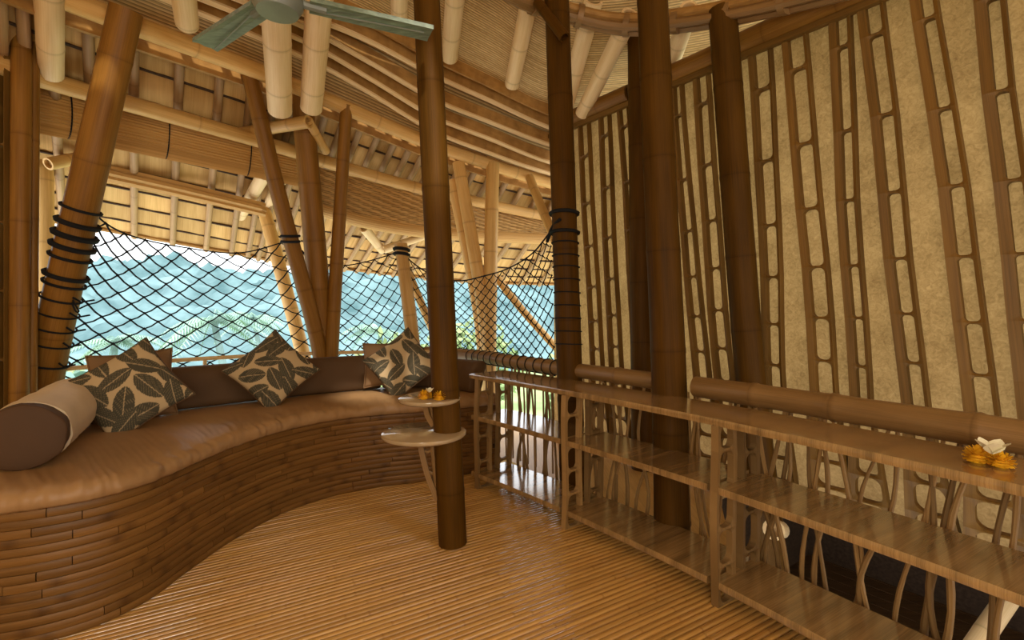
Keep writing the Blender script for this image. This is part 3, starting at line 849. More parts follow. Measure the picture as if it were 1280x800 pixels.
def pillow(center, size, thick, roll, lean, yaw, label, mat, leafy, seed, cat='pillow', group=None):
    me = pillow_mesh(size, thick, 110 if leafy else 30, leafy, seed)
    o = link('leaf_pillow' if leafy else 'plain_pillow', me, mat)
    # local xy is the pillow face; stand it up facing -Y, roll in its plane, lean back, yaw
    rot = Matrix.Rotation(yaw, 4, 'Z') @ Matrix.Rotation(math.pi / 2 - lean, 4, 'X') @ Matrix.Rotation(roll, 4, 'Z')
    o.matrix_world = Matrix.Translation(center) @ rot
    mb = MB(); pts = []
    for k in range(81):
        t = k / 80 * 4; sgm = int(min(t, 3.999)); w = 2 * (t - sgm) - 1
        x, y = ((w, -1), (1, w), (-w, 1), (-1, -w))[sgm]
        pts.append(((x * (1 - 0.09 * (1 - y * y))) * size / 2, (y * (1 - 0.09 * (1 - x * x))) * size / 2, 0))
    mb.tube(pts, 0.005, 6)
    pp = link('piping', mb.mesh('piping'), 'backc' if leafy else mat); pp.parent = o
    return tag(o, label, cat, group)
R_ = math.radians
pillow(P(163, 487, 2.75), 0.44, 0.15, R_(36), R_(24), R_(26), 'leaf-printed scatter pillow leaning beside the sand bolster', 'leaf_print', True, 3, group='leaf-printed pillows')
pillow(P(341, 463, 3.42), 0.44, 0.15, R_(43), R_(28), R_(24), 'leaf-printed scatter pillow alone in the middle of the bench', 'leaf_print', True, 8, group='leaf-printed pillows')
pillow(P(502, 455, 3.86), 0.44, 0.15, R_(40), R_(26), R_(2), 'leaf-printed scatter pillow next to the table post', 'leaf_print', True, 12, group='leaf-printed pillows')
pillow(P(166, 482, 2.98), 0.42, 0.12, R_(4), R_(18), R_(34), 'plain tan pillow behind the leafy pillow near the bolster', 'brown_pillow', False, 21)
pillow(P(483, 455, 4.0), 0.36, 0.12, R_(2), R_(16), R_(14), 'plain tan pillow behind the leafy pillow near the table post', 'brown_pillow', False, 22)
# ---- bolster
bo = empty('bolster', (-2.2, 2.3, 0.585), 'fat sand canvas bolster with a dark brown end on the bench', 'bolster')
a, b = Vector((-1.98, 2.0, 0.722)), Vector((-2.5, 2.84, 0.722))
def roll(name, t0, t1, r, mat, dome0, dome1, seed):
    m = MB(); n = 36; rings = []
    d = (b - a).normalized(); sdv = d.cross(Vector((0, 0, 1))).normalized()
    for i in range(n + 1):
        k = i / n; t = t0 + (t1 - t0) * k
        rr = r
        if dome0 and k < 0.12: rr = r * (0.05 + 0.95 * math.sqrt(1 - (1 - k / 0.12) ** 2))
        if dome1 and k > 0.9: rr = r * math.sqrt(max(0.003, 1 - ((k - 0.9) / 0.1) ** 2))
        p = a.lerp(b, t)
        rings.append([m.vert(p + (sdv * math.cos(q) * 1.06 + Vector((0, 0, 1)) * math.sin(q)) * (rr + 0.007 * noise.noise(Vector((t * 9, q * 2.2, seed))) + 0.003 * noise.noise(Vector((t * 30, q * 3, seed)))), (t, q)) for q in [2 * math.pi * z / 40 for z in range(40)]])
    for x, y in zip(rings, rings[1:]):
        for k in range(40):
            j = (k + 1) % 40; m.face(x[k], x[j], y[j], y[k])
    m.face(*reversed(rings[0])); m.face(*rings[-1])
    m.build(name, mat, bo, angle=60)
roll('bolster_body', 0.085, 1.0, 0.136, 'bolster', False, True, 1)
roll('bolster_end', 0.0, 0.12, 0.131, 'bolster_end', True, False, 4)

# ================================================================== SHELF
SF = cr([(-0.30, 3.50, 0), (0.0, 3.17, 0), (0.296, 2.82, 0), (0.58, 2.46, 0), (0.845, 2.095, 0), (1.10, 1.69, 0), (1.34, 1.28, 0), (1.55, 0.85, 0), (1.70, 0.45, 0)], 161)
def snorm(i):
    t = SF[min(i + 1, 160)] - SF[max(i - 1, 0)]
    return Vector((-t.y, t.x, 0)).normalized()       # away from the room, towards the wall
def idx_near(x, y):
    return min(range(161), key=lambda i: (SF[i] - Vector((x, y, 0))).length)
iA, iB, iC, iD = idx_near(-0.28, 3.48), idx_near(0.296, 2.82), idx_near(0.845, 2.095), idx_near(1.64, 0.6)
shelf = empty('open_shelf', (0.6, 2.4, 0), 'long low three-tier open shelf of glossy pressed bamboo', 'shelf')
def board(i0, i1, z, name, dep=0.32):
    m = MB(); m_path = SF[i0:i1 + 1]; rings = []; dist = 0
    for q, p in enumerate(m_path):
        n = snorm(i0 + q)
        if q: dist += (p - m_path[q - 1]).length
        rings.append([m.vert(p + n * o + Vector((0, 0, zz)), (dist * 3, o + zz)) for o, zz in ((0, z - 0.03), (-0.004, z - 0.015), (0, z), (dep, z), (dep, z - 0.03))])
    for x, y in zip(rings, rings[1:]):
        for k in range(5):
            j = (k + 1) % 5; m.face(x[k], x[j], y[j], y[k])
    m.face(*reversed(rings[0])); m.face(*rings[-1])
    return m.build(name, 'shelf', shelf, angle=30)
iS = idx_near(1.02, 1.83)
board(max(0, iA - 2), iS, 0.785, 'top_board'); board(iS, 160, 0.787, 'top_board')
for z, nm in ((0.50, 'middle_board'), (0.105, 'bottom_board')):
    board(iA, iB - 1, z, nm); board(iB, iC - 1, z, nm); board(iC, 160, z, nm)
def support(i, o0, o1, z0, z1, seed):
    n = snorm(i); t = Vector((n.y, -n.x, 0)); rnd = random.Random(seed)
    p = SF[i]
    wob = rnd.uniform(0, 6)
    l = lambda z: p + n * (o0 + 0.006 * math.sin(z * 9 + wob)) + Vector((0, 0, z)); r = lambda z: p + n * (o1 + 0.006 * math.sin(z * 8 + wob + 2)) + Vector((0, 0, z))
    cuts = [z0]
    while cuts[-1] < z1 - 0.2: cuts.append(cuts[-1] + rnd.uniform(0.13, 0.19))
    cuts.append(z1)
    ladder_mesh(l, r, t, cuts, 0.024, 0.007, 0.034, 0.02).build('ladder_support', 'branch', shelf, angle=35)
for i, s in ((iA + 2, 1), (iB, 2), (iC, 3), (iD, 4)):
    for o0, o1, q in ((-0.012, 0.125, 0), (0.18, 0.31, 9)):
        support(i, o0, o1, 0.0, 0.755, s + q)

# ================================================================== BALUSTRADE behind the shelf
RL = []
for i in range(0, 161):
    RL.append(SF[i] + snorm(i) * 0.41)
bal = empty('branch_balustrade', (1.0, 2.5, 0), 'balustrade of crooked branches under a thick bamboo handrail', 'balustrade')
def rl_near(x, y):
    return min(range(161), key=lambda i: (RL[i] - Vector((x, y, 0))).length)
h = Vector((0, 0, 0.835))
k1, k2 = rl_near(0.42, 3.28), rl_near(0.80, 2.77); k3 = rl_near(0.93, 2.60)
bamboo('handrail', [RL[k1] + h, RL[(k1 + k2) // 2] + h, RL[k2] + h], 0.048, 0.05, 'rail', bal, 0.42, sides=20, bulge_k=4.0)
bamboo('handrail', [RL[k] + h for k in range(k3, 161, 8)], 0.054, 0.06, 'rail', bal, 0.40, sides=20, bulge_k=4.0)
rnd = random.Random(5)
i = 6
def branch(p, q, r, seed, fork=False):
    g = random.Random(seed); mid = []
    n = Vector((q.y - p.y, -(q.x - p.x), 0))
    side = (RL[60] - RL[40]).normalized()
    b1, b2 = g.uniform(-0.05, 0.05), g.uniform(-0.05, 0.05)
    pts = [p, p.lerp(q, 0.3) + side * b1, p.lerp(q, 0.65) + side * b2, q]
    c = cr(pts, 14)
    m = MB(); m.tube(c, [r * (1.0 - 0.3 * k / 13) * (1 + 0.1 * math.sin(k * 1.9 + seed)) for k in range(14)], 7)
    m.build('branch', 'branch', bal)
s = 3; sd_ = 0
while s < 156:
    sd_ += 1
    s2 = max(1, min(159, s + rnd.choice((-1, 1)) * rnd.randint(0, 9)))
    zb = -0.1
    branch(RL[int(s)] + Vector((0, 0, zb)), RL[int(s2)] + Vector((0, 0, 0.80)), rnd.uniform(0.008, 0.0135), sd_)
    s += rnd.uniform(1.3, 3.0)
# bottom sill pole of the balustrade
m = MB(); m.tube([p + Vector((0, 0, -0.09)) for p in RL[::8]], 0.04, 10); m.build('sill_pole', 'darkwood', bal)

# ================================================================== NET RAIL AND NET
RAILC = cr([(-3.05, 3.1, 0.85), (-2.62, 3.72, 0.85), (-2.12, 4.18, 0.85), (-1.6, 4.42, 0.85), (-1.1, 4.55, 0.85), (-0.75, 4.58, 0.85)], 40)
tr = empty('net_rail', RAILC[20], 'thin double bamboo rail along the foot of the net behind the bench', 'rail')
for z, r in ((0.0, 0.016), (-0.13, 0.014)):
    m = MB(); m.tube([p + Vector((0, 0, z)) for p in RAILC], r, 8); m.build('rail_pole', 'pale', tr)
for k in range(2, 39, 6):
    m = MB(); m.tube([RAILC[k], RAILC[k] + Vector((0, 0, -0.3))], 0.014, 8); m.build('upright', 'pale', tr)
big = cr([(-0.80, 4.66, 0.84), (-0.47, 4.43, 0.84), (0.0, 3.82, 0.84), (0.36, 3.36, 0.84)], 40)
br = empty('rope_bound_rail', big[20], 'thick bamboo rail bound with rope turns between short post and shelf', 'rail')
bamboo('rail_pole', [big[0], big[13], big[26], big[39]], 0.05, 0.05, 'rail', br, 0.5)
def torus_turn(name, p, axis, r, rr, mat, parent, tilt=0.0):
    m = MB(); ax = (axis.normalized() + axis.orthogonal().normalized() * tilt).normalized(); u = ax.orthogonal().normalized(); v = ax.cross(u)
    pts = [p + (u * math.cos(2 * math.pi * k / 24) + v * math.sin(2 * math.pi * k / 24)) * r for k in range(25)]
    m.tube(pts, rr, 5, cap=False); return m.build(name, mat, parent)
for k in range(5, 39, 2):
    torus_turn('rope_turn', big[k], big[min(39, k + 1)] - big[k - 1], 0.053, 0.004, 'rope', br, 0.15)
for k in range(6, 38, 2):
    m = MB(); m.tube([big[k] + Vector((0, 0, -0.05)), big[k] + Vector((0.01, 0.01, -0.75))], 0.007, 5); m.build('hanger_cord', 'pale_rope', br)

net = empty('rope_net', (-1.6, 4.4, 0.85), 'black knotted rope safety net stretched behind the bench', 'net')
TOPS = [[P(106, 244, 3.1), P(128, 276, 3.3), P(168, 296, 3.6), P(228, 309, 4.0), P(300, 316, 4.35), P(364, 300, 4.5)],
        [P(364, 300, 4.5), P(392, 325, 4.55), P(425, 332, 4.65), P(458, 327, 4.7), P(502, 314, 4.72)],
        [P(502, 314, 4.75), P(518, 330, 4.7), P(545, 346, 4.55), P(575, 351, 4.4), P(605, 345, 4.2), P(634, 336, 3.95), P(664, 318, 3.65), P(688, 290, 3.42)]]
b_all = cr([(-3.02, 3.14, 0.78), (-2.64, 3.76, 0.76), (-2.12, 4.24, 0.76), (-1.72, 4.44, 0.76)], 60), cr([(-1.72, 4.44, 0.76), (-1.3, 4.56, 0.76), (-0.92, 4.72, 0.76)], 60), cr([(-0.92, 4.74, 0.78), (-0.5, 4.5, 0.78), (0.0, 3.88, 0.78), (0.3, 3.46, 0.78)], 60)
for si, (tops, bot) in enumerate(zip(TOPS, b_all)):
    tc = cr(tops, 60)
    Nn = (10, 8, 17)[si]; Mm = (17, 18, 20)[si]
    cords = MB(); knots = MB()
    def node(i, j):
        u = (i + (j % 2) * 0.5) / Nn; v = j / Mm
        u2 = min(1, u)
        p = at(bot, u2).lerp(at(tc, u2), v)
        bul = 0.10 * math.sin(math.pi * v) * math.sin(math.pi * u2)
        wob = Vector((noise.noise(Vector((i, j, si))), noise.noise(Vector((i, j, si + 9))), noise.noise(Vector((i, j, si + 4))))) * 0.012
        return p + Vector((0, bul, -bul * 0.3)) + wob
    for j in range(Mm + 1):
        for i in range(Nn + 1):
            p = node(i, j)
            if i + (j % 2) * 0.5 > Nn + 0.01: continue
            k = len(knots.v); r = (0.012, 0.0105, 0.0085)[si]
            for d in ((1, 0, 0), (-1, 0, 0), (0, 1, 0), (0, -1, 0), (0, 0, 1), (0, 0, -1)): knots.vert(p + Vector(d) * r)
            for f in ((0, 2, 4), (2, 1, 4), (1, 3, 4), (3, 0, 4), (2, 0, 5), (1, 2, 5), (3, 1, 5), (0, 3, 5)): knots.face(*[k + q for q in f])
            if j < Mm:
                for di in ((0, -1) if j % 2 == 0 else (0, 1)):
                    q_i = i + di
                    if q_i < 0 or q_i + ((j + 1) % 2) * 0.5 > Nn + 0.01: continue
                    q = node(q_i, j + 1)
                    mid = p.lerp(q, 0.5) + Vector((0, 0, -0.008))
                    cords.tube([p, mid, q], (0.0058, 0.0052, 0.004)[si], 4, cap=False)
    o = cords.build('net_cords', 'rope', net); o['kind'] = 'stuff'
    o = knots.build('net_knots', 'rope', net); o['kind'] = 'stuff'
    e = MB(); e.tube(tc, 0.006, 6); e.build('border_rope', 'rope', net)
    e = MB(); e.tube(bot, 0.007, 6); e.build('border_rope', 'rope', net)
def on(path, y):
    for a, b in zip(path, path[1:]):
        ya = CY - (a.z - HC) * F / a.y; yb = CY - (b.z - HC) * F / b.y
        if min(ya, yb) <= y <= max(ya, yb):
            k = (y - ya) / (yb - ya); return a.lerp(b, k), (b - a)
    return None
lash = empty('rope_lashing', P(80, 340, 3.1), 'black rope turns lashing the net to the leaning post', 'rope')
pl = cr(LEFT, 60)
for y, th in ((261, .009), (279, .016), (294, .018), (308, .016), (321, .01), (344, .014), (354, .009), (372, .007), (391, .006), (409, .006), (428, .006), (453, .007)):
    r = on(pl, y)
    if r: torus_turn('rope_turn', r[0], r[1], 0.098 + 0.011 * (y - 260) / 200 + th * 0.3, th, 'rope', lash, 0.06)
for y in (372, 391, 409, 428, 453):
    r = on(pl, y)
    m = MB(); q = P(118 - (y - 372) * 0.3, y + 3, 3.16); m.tube([r[0] + Vector((0.1, -0.03, 0)), r[0].lerp(q, 0.6) + Vector((0, 0, -0.02)), q], 0.006, 5); m.build('tie_cord', 'rope', lash)
m = MB(); m.tube(cr([P(86, 366, 3.1), P(96, 384, 3.1), P(99, 390, 3.1), P(94, 388, 3.1), P(86, 368, 3.1)], 20), 0.005, 5); m.build('tie_cord', 'rope', lash)
lash = empty('rope_lashing', P(706, 300, 3.3), 'black rope turns around the net-end post beside the wall', 'rope')
pl = cr(c1, 60)
for y, th in ((267, .013), (291, .012), (304, .005), (320, .004), (334, .004), (350, .004), (366, .004), (382, .004), (398, .004), (414, .004), (430, .004)):
    r = on(pl, y); torus_turn('rope_turn', r[0], r[1], 0.089 + th * 0.3, th, 'rope', lash, 0.08)
m = MB(); m.tube(cr([P(684, 302, 3.42), P(690, 285, 3.34), P(700, 274, 3.24)], 8), 0.012, 6); m.build('tie_cord', 'rope', lash)
lash = empty('rope_lashing', P(502, 314, 4.72), 'black rope knot at the head of the short post', 'rope')
for dy in (-3, 3): torus_turn('rope_turn', P(502, 315 + dy, 4.74), Vector((0, 0.02, 1)), 0.07, 0.016, 'rope', lash, 0.1)
lash = empty('rope_lashing', P(362, 300, 4.1), 'black rope knot on the slim leaning cluster post', 'rope')
for dy in (-3, 4): torus_turn('rope_turn', P(363, 298 + dy, 4.08), P(398, 430, 4.36) - P(350, 250, 4.0), 0.068, 0.012, 'rope', lash, 0.2)

# ================================================================== SIDE TABLES on the post
def disc_table(cx, cy, zt, r, label, br_len, ang):
    y = (HC - zt) * F / (cy - CY); c = Vector(((cx - CX) / F * y, y, 0))
    t = empty('side_table', (c.x, c.y, zt), label, 'side table', 'round tables on the post')
    m = MB(); prof = [(0, -0.028), (r - 0.02, -0.028), (r - 0.004, -0.02), (r, -0.012), (r - 0.002, -0.003), (r - 0.008, 0), (0, 0)]
    n = 48; rings = []
    for rr, z in prof:
        rings.append([m.vert((c.x + rr * math.cos(2 * math.pi * k / n), c.y + rr * math.sin(2 * math.pi * k / n), zt + z)) for k in range(n)])
    for a, b in zip(rings, rings[1:]):
        for k in range(n):
            j = (k + 1) % n; m.face(a[k], a[j], b[j], b[k])
    m.build('table_top', 'table', t, angle=50)
    pp = POLE_B + POLE_D * ((zt - br_len) / POLE_D.z)
    d = Vector((c.x - pp.x, c.y - pp.y, 0)).normalized()
    side = Vector((d.y, -d.x, 0))
    # triangular bracket: carved half culm from low on the post out to under the disc
    p_low = POLE_B + POLE_D * ((zt - br_len) / POLE_D.z) + d * 0.07
    p_out = Vector((c.x, c.y, zt - 0.03)) + d * (r * 0.12)
    p_in = POLE_B + POLE_D * ((zt - 0.03) / POLE_D.z) + d * 0.085
    m = MB(); mid = p_low.lerp(p_out, 0.45) + d * 0.012
    m.sweep(cr([p_low, mid, p_out], 10), [(-0.014, -0.022), (0.014, -0.022), (0.014, 0.022), (-0.014, 0.022)], up=side); m.build('bracket_arm', 'rail', t)
    p_l2 = p_low.lerp(p_in, 0.12)
    m = MB(); m.tube([p_low + d * 0.005, p_l2, p_in], 0.012, 8); m.build('bracket_back', 'rail', t)
    for k in (0.45, 0.8):
        m = MB(); q0, q1 = p_low.lerp(p_out, k), p_low.lerp(p_in, k)
        m.tube(cr([q0, q0.lerp(q1, 0.5) + Vector((0, 0, -0.015)), q1], 8), 0.008, 6); m.build('bracket_web', 'rail', t)
    return c, y
cL, yL = disc_table(530, 539, 0.60, 0.222, 'larger lower round table disc on the bamboo post', 0.36, 0)
cU, yU = disc_table(537, 496, 0.775, 0.165, 'smaller upper round table disc holding marigolds', 0.15, 0)

# ================================================================== FLOWERS
def blossom(name, c, r, mat, label, cat, group, seed, petals=72):
    rnd = random.Random(seed); t = empty(name, c, label, cat, group)
    m = MB()
    for ring, (el, ln) in enumerate(((-0.25, 0.98), (0.1, 1.02), (0.4, 1.0), (0.7, 1.02), (1.0, 1.0), (1.3, 1.02))):
        n = int(petals / 5 * (1.15 - ring * 0.17))
        for k in range(n):
            a = 2 * math.pi * (k + 0.5 * ring) / n + rnd.uniform(-0.1, 0.1)
            d = Vector((math.cos(a) * math.cos(el), math.sin(a) * math.cos(el), math.sin(el)))
            sdv = Vector((-math.sin(a), math.cos(a), 0)); o = c + Vector((0, 0, r * 0.45))
            up = d.cross(sdv) * -1
            w = r * 0.2
            v = [m.vert(o + d * r * 0.2), m.vert(o + d * r * 0.7 + sdv * w), m.vert(o + d * r * ln + sdv * w * 0.5 + up * w * 0.3), m.vert(o + d * r * ln * 1.02 + up * w * 0.1), m.vert(o + d * r * ln - sdv * w * 0.5 + up * w * 0.3), m.vert(o + d * r * 0.7 - sdv * w)]
            m.face(*v)
    o = m.build('petals', mat, t, angle=180); o['kind'] = 'stuff'
    core = MB(); core.tube([c + Vector((0, 0, 0)), c + Vector((0, 0, r * 0.2)), c + Vector((0, 0, r * 0.55)), c + Vector((0, 0, r * 0.8))], [r * 0.45, r * 0.62, r * 0.5, r * 0.15], 12); core.build('flower_heart', mat, t)
    return t
zt = 0.775
for k, (x, y, rr, lb) in enumerate(((530, 495, 0.034, 'orange marigold nearest the disc edge on the upper table'), (540, 493, 0.032, 'orange marigold in the middle of the upper table'), (549, 496, 0.034, 'orange marigold closest to the post on the upper table'))):
    p = PZ(x, y + 4, zt); p.z = zt
    blossom('marigold', p, rr, 'marigold', lb, 'flower', 'marigolds on the table', 30 + k)
def frangipani(c, r, label, tilt=0.5):
    t = empty('frangipani', c, label, 'flower')
    for k in range(5):
        a = 2 * math.pi * k / 5 + 0.3
        d = Vector((math.cos(a), math.sin(a), 0.8)).normalized(); sdv = Vector((-math.sin(a), math.cos(a), 0.15)); m = MB(); rows = []
        for q in range(6):
            u = q / 5; w = r * 0.42 * math.sin(math.pi * min(1, u * 0.9 + 0.08)); p = c + Vector((0, 0, 0.008)) + d * r * u + Vector((0, 0, r * 0.3 * u * (1 - u * 0.6)))
            rows.append([m.vert(p - sdv * w), m.vert(p + Vector((0, 0, -r * 0.06))), m.vert(p + sdv * w)])
        for x, y in zip(rows, rows[1:]):
            m.face(x[0], x[1], y[1], y[0]); m.face(x[1], x[2], y[2], y[1])
        m.build('petal', 'white_petal', t, angle=180)
    return t
p = PZ(537, 492, zt + 0.036); frangipani(p, 0.028, 'tiny white petal flower lying on the table marigolds')
zs = 0.787
for k, (x, y, rr, lb) in enumerate(((1222, 578, 0.036, 'larger orange marigold on the shelf beside the white frangipani'), (1252, 584, 0.032, 'orange marigold on the shelf at the far side of the frangipani'), (1237, 570, 0.03, 'small orange marigold on the shelf under the white frangipani'))):
    p = PZ(x, y, zs); p.z = zs
    blossom('marigold', p, rr, 'marigold', lb, 'flower', 'marigolds on the shelf', 50 + k)
p = PZ(1240, 570, zs + 0.04); frangipani(p, 0.05, 'white frangipani blossom lying on the shelf marigolds')

# ================================================================== CEILING FAN
fc = P(347, -4, 2.16); fc.z = 2.6
fan = empty('ceiling_fan', fc, 'three-blade ceiling fan with weathered grey-green wooden blades', 'fan')
m = MB(); prof = [(0.02, -0.07), (0.085, -0.065), (0.105, -0.03), (0.105, 0.03), (0.08, 0.07), (0.03, 0.1), (0.02, 0.16)]
m.tube([fc + Vector((0, 0, z)) for _, z in prof], [r for r, _ in prof], 28); m.build('motor_housing', 'fan_metal', fan)
m = MB(); m.tube([fc + Vector((0, 0, 0.1)), fc + Vector((0, 0, 1.15))], 0.014, 10); m.build('down_rod', 'fan_metal', fan)
for k in range(3):
    a = math.radians(24.5 + 120.5 * k)
    d = Vector((math.cos(a), math.sin(a), 0)); sv = Vector((-math.sin(a), math.cos(a), 0))
    m = MB(); rows = []
    for q in range(13):
        u = q / 12; x = 0.13 + 0.55 * u
        w = 0.05 + 0.01 * u
        
        tl = 0.0
        row = []
        for s_, zz in ((-1, 0), (-0.5, 0.006), (0, 0.002), (0.5, 0.006), (1, 0)):
            row.append(m.vert(fc + d * x + sv * w * s_ + Vector((0, 0, s_ * w * tl * 3 - 0.008 + zz - 0.0)), (x, s_)))
        for s_, zz in ((1, 0.012), (0, 0.016), (-1, 0.012)):
            row.append(m.vert(fc + d * x + sv * w * s_ + Vector((0, 0, s_ * w * tl * 3 + zz)), (x, s_)))
        rows.append(row)
    for x, y in zip(rows, rows[1:]):
        for j in range(8):
            i2 = (j + 1) % 8; m.face(x[j], y[j], y[i2], x[i2])
    m.face(*rows[0]); m.face(*reversed(rows[-1]))
    bl_ = m.build('blade', 'fan', fan, angle=20)
    m = MB(); m.tube([fc + d * 0.2 + sv * 0.012 + Vector((0, 0, -0.012)), fc + d * 0.64 + sv * -0.03 + Vector((0, 0, -0.018))], 0.004, 5); m.build('blade_rib', 'fan_metal', bl_)
    m = MB(); m.tube([fc + d * 0.08, fc + d * 0.2 + Vector((0, 0, -0.006))], 0.018, 8); m.build('blade_iron', 'fan_metal', fan)

# ================================================================== STAIRWELL
ld = MB()
pts = [Vector((-0.42, 4.58, 0)), Vector((0.06, 3.95, 0)), Vector((0.42, 3.48, 0)), RL[70] + snorm(70) * 0.10, wallpt(-0.55, 0, 0.0), wallpt(-0.55, 0, -0.9), wallpt(-2.4, 0, -0.9), Vector((-0.1, 5.3, 0))]
tpv = [ld.vert((p.x, p.y, 0.0), (p.x, p.y)) for p in pts]; btv = [ld.vert((p.x, p.y, -0.1), (p.x, p.y)) for p in pts]
ld.face(*tpv); ld.face(*reversed(btv))
for i in range(len(pts)):
    j = (i + 1) % len(pts); ld.face(tpv[i], btv[i], btv[j], tpv[j])
tag(ld.build('floor_landing', 'gold', smooth=False), 'narrow golden landing floor beyond the branch balustrade', 'floor', kind='structure')
low = empty('floor_lower', (2.2, 2.2, -0.9), 'lower plank floor seen through the branches', 'floor', kind='structure')
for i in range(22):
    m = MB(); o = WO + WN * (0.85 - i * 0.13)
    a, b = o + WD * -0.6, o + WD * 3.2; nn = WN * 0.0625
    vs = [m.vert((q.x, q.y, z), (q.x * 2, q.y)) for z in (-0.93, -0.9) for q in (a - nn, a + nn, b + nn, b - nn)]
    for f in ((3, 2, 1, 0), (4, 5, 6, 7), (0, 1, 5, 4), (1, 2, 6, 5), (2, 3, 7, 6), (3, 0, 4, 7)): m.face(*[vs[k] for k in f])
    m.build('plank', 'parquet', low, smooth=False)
wl2 = MB()
def slab(m, t0, t1, o0, o1, z0, z1):
    v = [m.vert(wallpt(t, z, o)) for t in (t0, t1) for z in (z0, z1) for o in (o0, o1)]
    for f in ((0, 4, 6, 2), (1, 3, 7, 5), (2, 6, 7, 3), (0, 1, 5, 4), (0, 2, 3, 1), (4, 5, 7, 6)): m.face(*[v[k] for k in f])
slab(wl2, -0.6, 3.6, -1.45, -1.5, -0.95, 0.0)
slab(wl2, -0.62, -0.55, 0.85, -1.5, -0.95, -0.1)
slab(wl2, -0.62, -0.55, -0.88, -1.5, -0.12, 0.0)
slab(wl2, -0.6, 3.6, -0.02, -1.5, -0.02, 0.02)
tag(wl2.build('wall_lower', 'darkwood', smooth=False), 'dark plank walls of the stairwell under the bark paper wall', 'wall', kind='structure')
bamboo('floor_beam', [P(967, 662, 2.72), P(975, 662, 3.15)], 0.055, 0.055, 'pale', None, 0.5, 'pale bamboo beam with open round end beside the stairwell post', 'beam')
bamboo('stair_stringer', [P(1190, 850, 2.35), P(1262, 745, 2.5)], 0.045, 0.045, 'pale', None, 0.5, 'pale bamboo stair pole slanting up below the shelf', 'stair pole')

# ================================================================== OUTSIDE
def terrain(name, y0, y1, x0, x1, nx, ny, hf, mat, label, cat):
    m = MB()
    for j in range(ny + 1):
        for i in range(nx + 1):
            x = x0 + (x1 - x0) * i / nx; y = y0 + (y1 - y0) * j / ny
            m.vert((x, y, hf(x, y)), (x, y))
    for j in range(ny):
        for i in range(nx):
            a = j * (nx + 1) + i; m.face(a, a + 1, a + nx + 2, a + nx + 1)
    return tag(m.build(name, mat, angle=180), label, cat, kind='structure')
fb_ = lambda x, y, s: noise.fractal(Vector((x * s, y * s, 3.1)), 1.0, 2.0, 5)
def hill(x, y):
    k = max(0, (y - 45) / 70)
    return -12 + min(1, k) * (21.0 + 6 * noise.noise(Vector((x * 0.018, 0, 1.7))) - 0.045 * (x + 20)) + 3.2 * fb_(x, y, 0.16) * (0.4 + k)
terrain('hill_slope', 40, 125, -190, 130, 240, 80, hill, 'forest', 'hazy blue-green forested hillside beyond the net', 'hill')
def field(x, y):
    return -6.5 - 0.03 * (y - 12) + 0.8 * noise.noise(Vector((x * 0.06, y * 0.06, 0))) + 0.35 * math.floor(y / 4) * 0.25
terrain('valley_field', 9, 62, -70, 60, 60, 60, field, 'terrace', 'pale green valley terraces below the house', 'field')

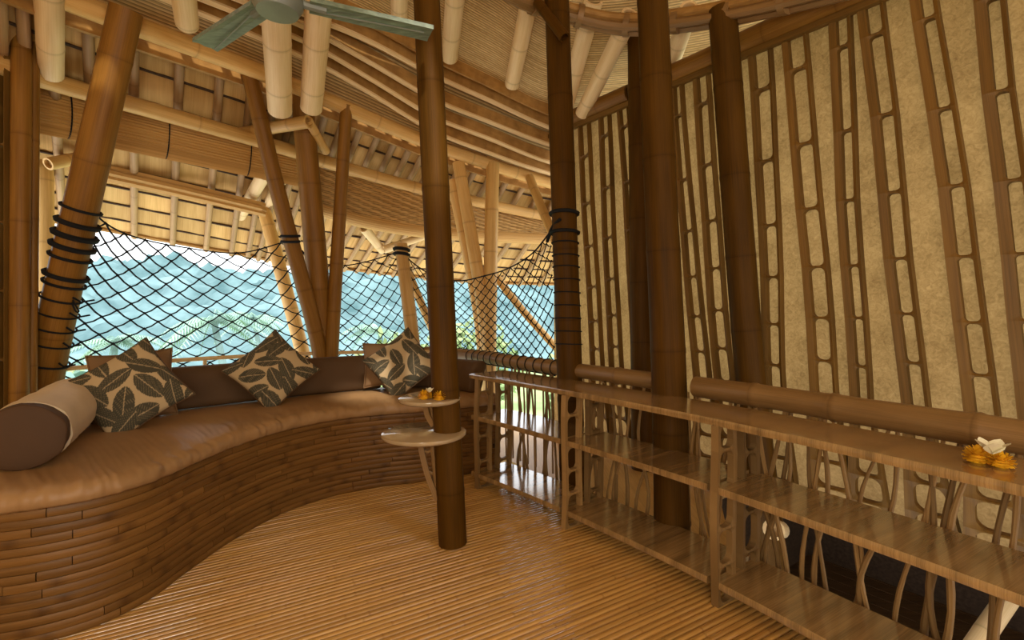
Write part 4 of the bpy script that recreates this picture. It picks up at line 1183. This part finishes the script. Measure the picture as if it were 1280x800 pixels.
def palm(x, y, h, label, seed):
    rnd = random.Random(seed); z0 = field(x, y)
    t = empty('palm_tree', (x, y, z0), label, 'palm tree', 'palms in the valley')
    topp = Vector((x + rnd.uniform(-0.6, 0.6), y, z0 + h))
    m = MB(); m.tube(cr([(x, y, z0), (x + 0.2, y, z0 + h * 0.5), topp], 12), [0.28 - 0.012 * k for k in range(12)], 8); m.build('trunk', 'trunk', t)
    for k in range(15):
        a = 2 * math.pi * k / 15 + rnd.uniform(-0.15, 0.15); el = rnd.uniform(-0.1, 0.9); ln = rnd.uniform(2.3, 3.1)
        d = Vector((math.cos(a), math.sin(a), 0)); m = MB(); sp = []
        for q in range(11):
            u = q / 10; sp.append(topp + d * ln * u * math.cos(el * (1 - u * 0.5)) + Vector((0, 0, ln * (math.sin(el) * u - 0.75 * u * u))))
        m.tube(sp, [0.045 * (1 - 0.08 * q) for q in range(11)], 4)
        sv = Vector((-d.y, d.x, 0))
        for q in range(1, 11):
            for e in (-1, 1):
                for off in (0, 0.5):
                    p = sp[q].lerp(sp[q - 1], off); L_ = 0.75 * math.sin(math.pi * (0.15 + 0.8 * q / 11))
                    tip = p + sv * e * L_ * 0.8 + d * L_ * 0.35 + Vector((0, 0, -L_ * 0.55))
                    w = d * 0.06
                    v = [m.vert(p - w), m.vert(p + w), m.vert(tip)]
                    m.face(*v)
        m.build('frond', 'leafage', t, angle=180)
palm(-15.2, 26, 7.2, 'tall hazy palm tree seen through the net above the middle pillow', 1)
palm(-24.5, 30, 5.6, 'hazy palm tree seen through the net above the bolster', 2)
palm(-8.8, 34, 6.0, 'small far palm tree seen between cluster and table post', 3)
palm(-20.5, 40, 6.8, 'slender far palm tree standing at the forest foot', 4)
def bush(x, y, r, label, seed, mat='leafage'):
    rnd = random.Random(seed); z0 = field(x, y); t = empty('leafy_tree', (x, y, z0), label, 'tree', 'trees in the valley')
    m = MB(); m.tube([(x, y, z0 - 0.2), (x, y, z0 + r * 1.3)], [r * 0.09, r * 0.05], 7); m.build('trunk', 'trunk', t)
    m = MB(); c = Vector((x, y, z0 + r * 1.4))
    for k in range(900):
        d = Vector((rnd.gauss(0, 1), rnd.gauss(0, 1), rnd.gauss(0, 0.85))).normalized() * r * rnd.uniform(0.55, 1.0) * (1 + 0.3 * noise.noise(Vector((k * 0.37, seed, 0))))
        p = c + d; s = r * rnd.uniform(0.06, 0.13); u = Vector((rnd.gauss(0, 1), rnd.gauss(0, 1), rnd.gauss(0, 1))).normalized(); v = u.orthogonal().normalized()
        i0 = m.vert(p - u * s); m.vert(p + v * s * 0.5); m.vert(p + u * s); m.vert(p - v * s * 0.5); m.face(i0, i0 + 1, i0 + 2, i0 + 3)
    o = m.build('crown', mat, t, angle=180); o['kind'] = 'stuff'
bush(-13.5, 15, 2.4, 'leafy tree behind the leafy pillow next to the bolster', 11)
bush(-5.0, 22, 2.6, 'leafy tree showing between the cluster and the short post', 12, 'terrace')
bush(-2.4, 27, 2.8, 'leafy tree showing just beside the table post', 13, 'terrace')
bush(4.2, 24, 2.6, 'leafy tree showing under the far diagonal brace', 14, 'terrace')
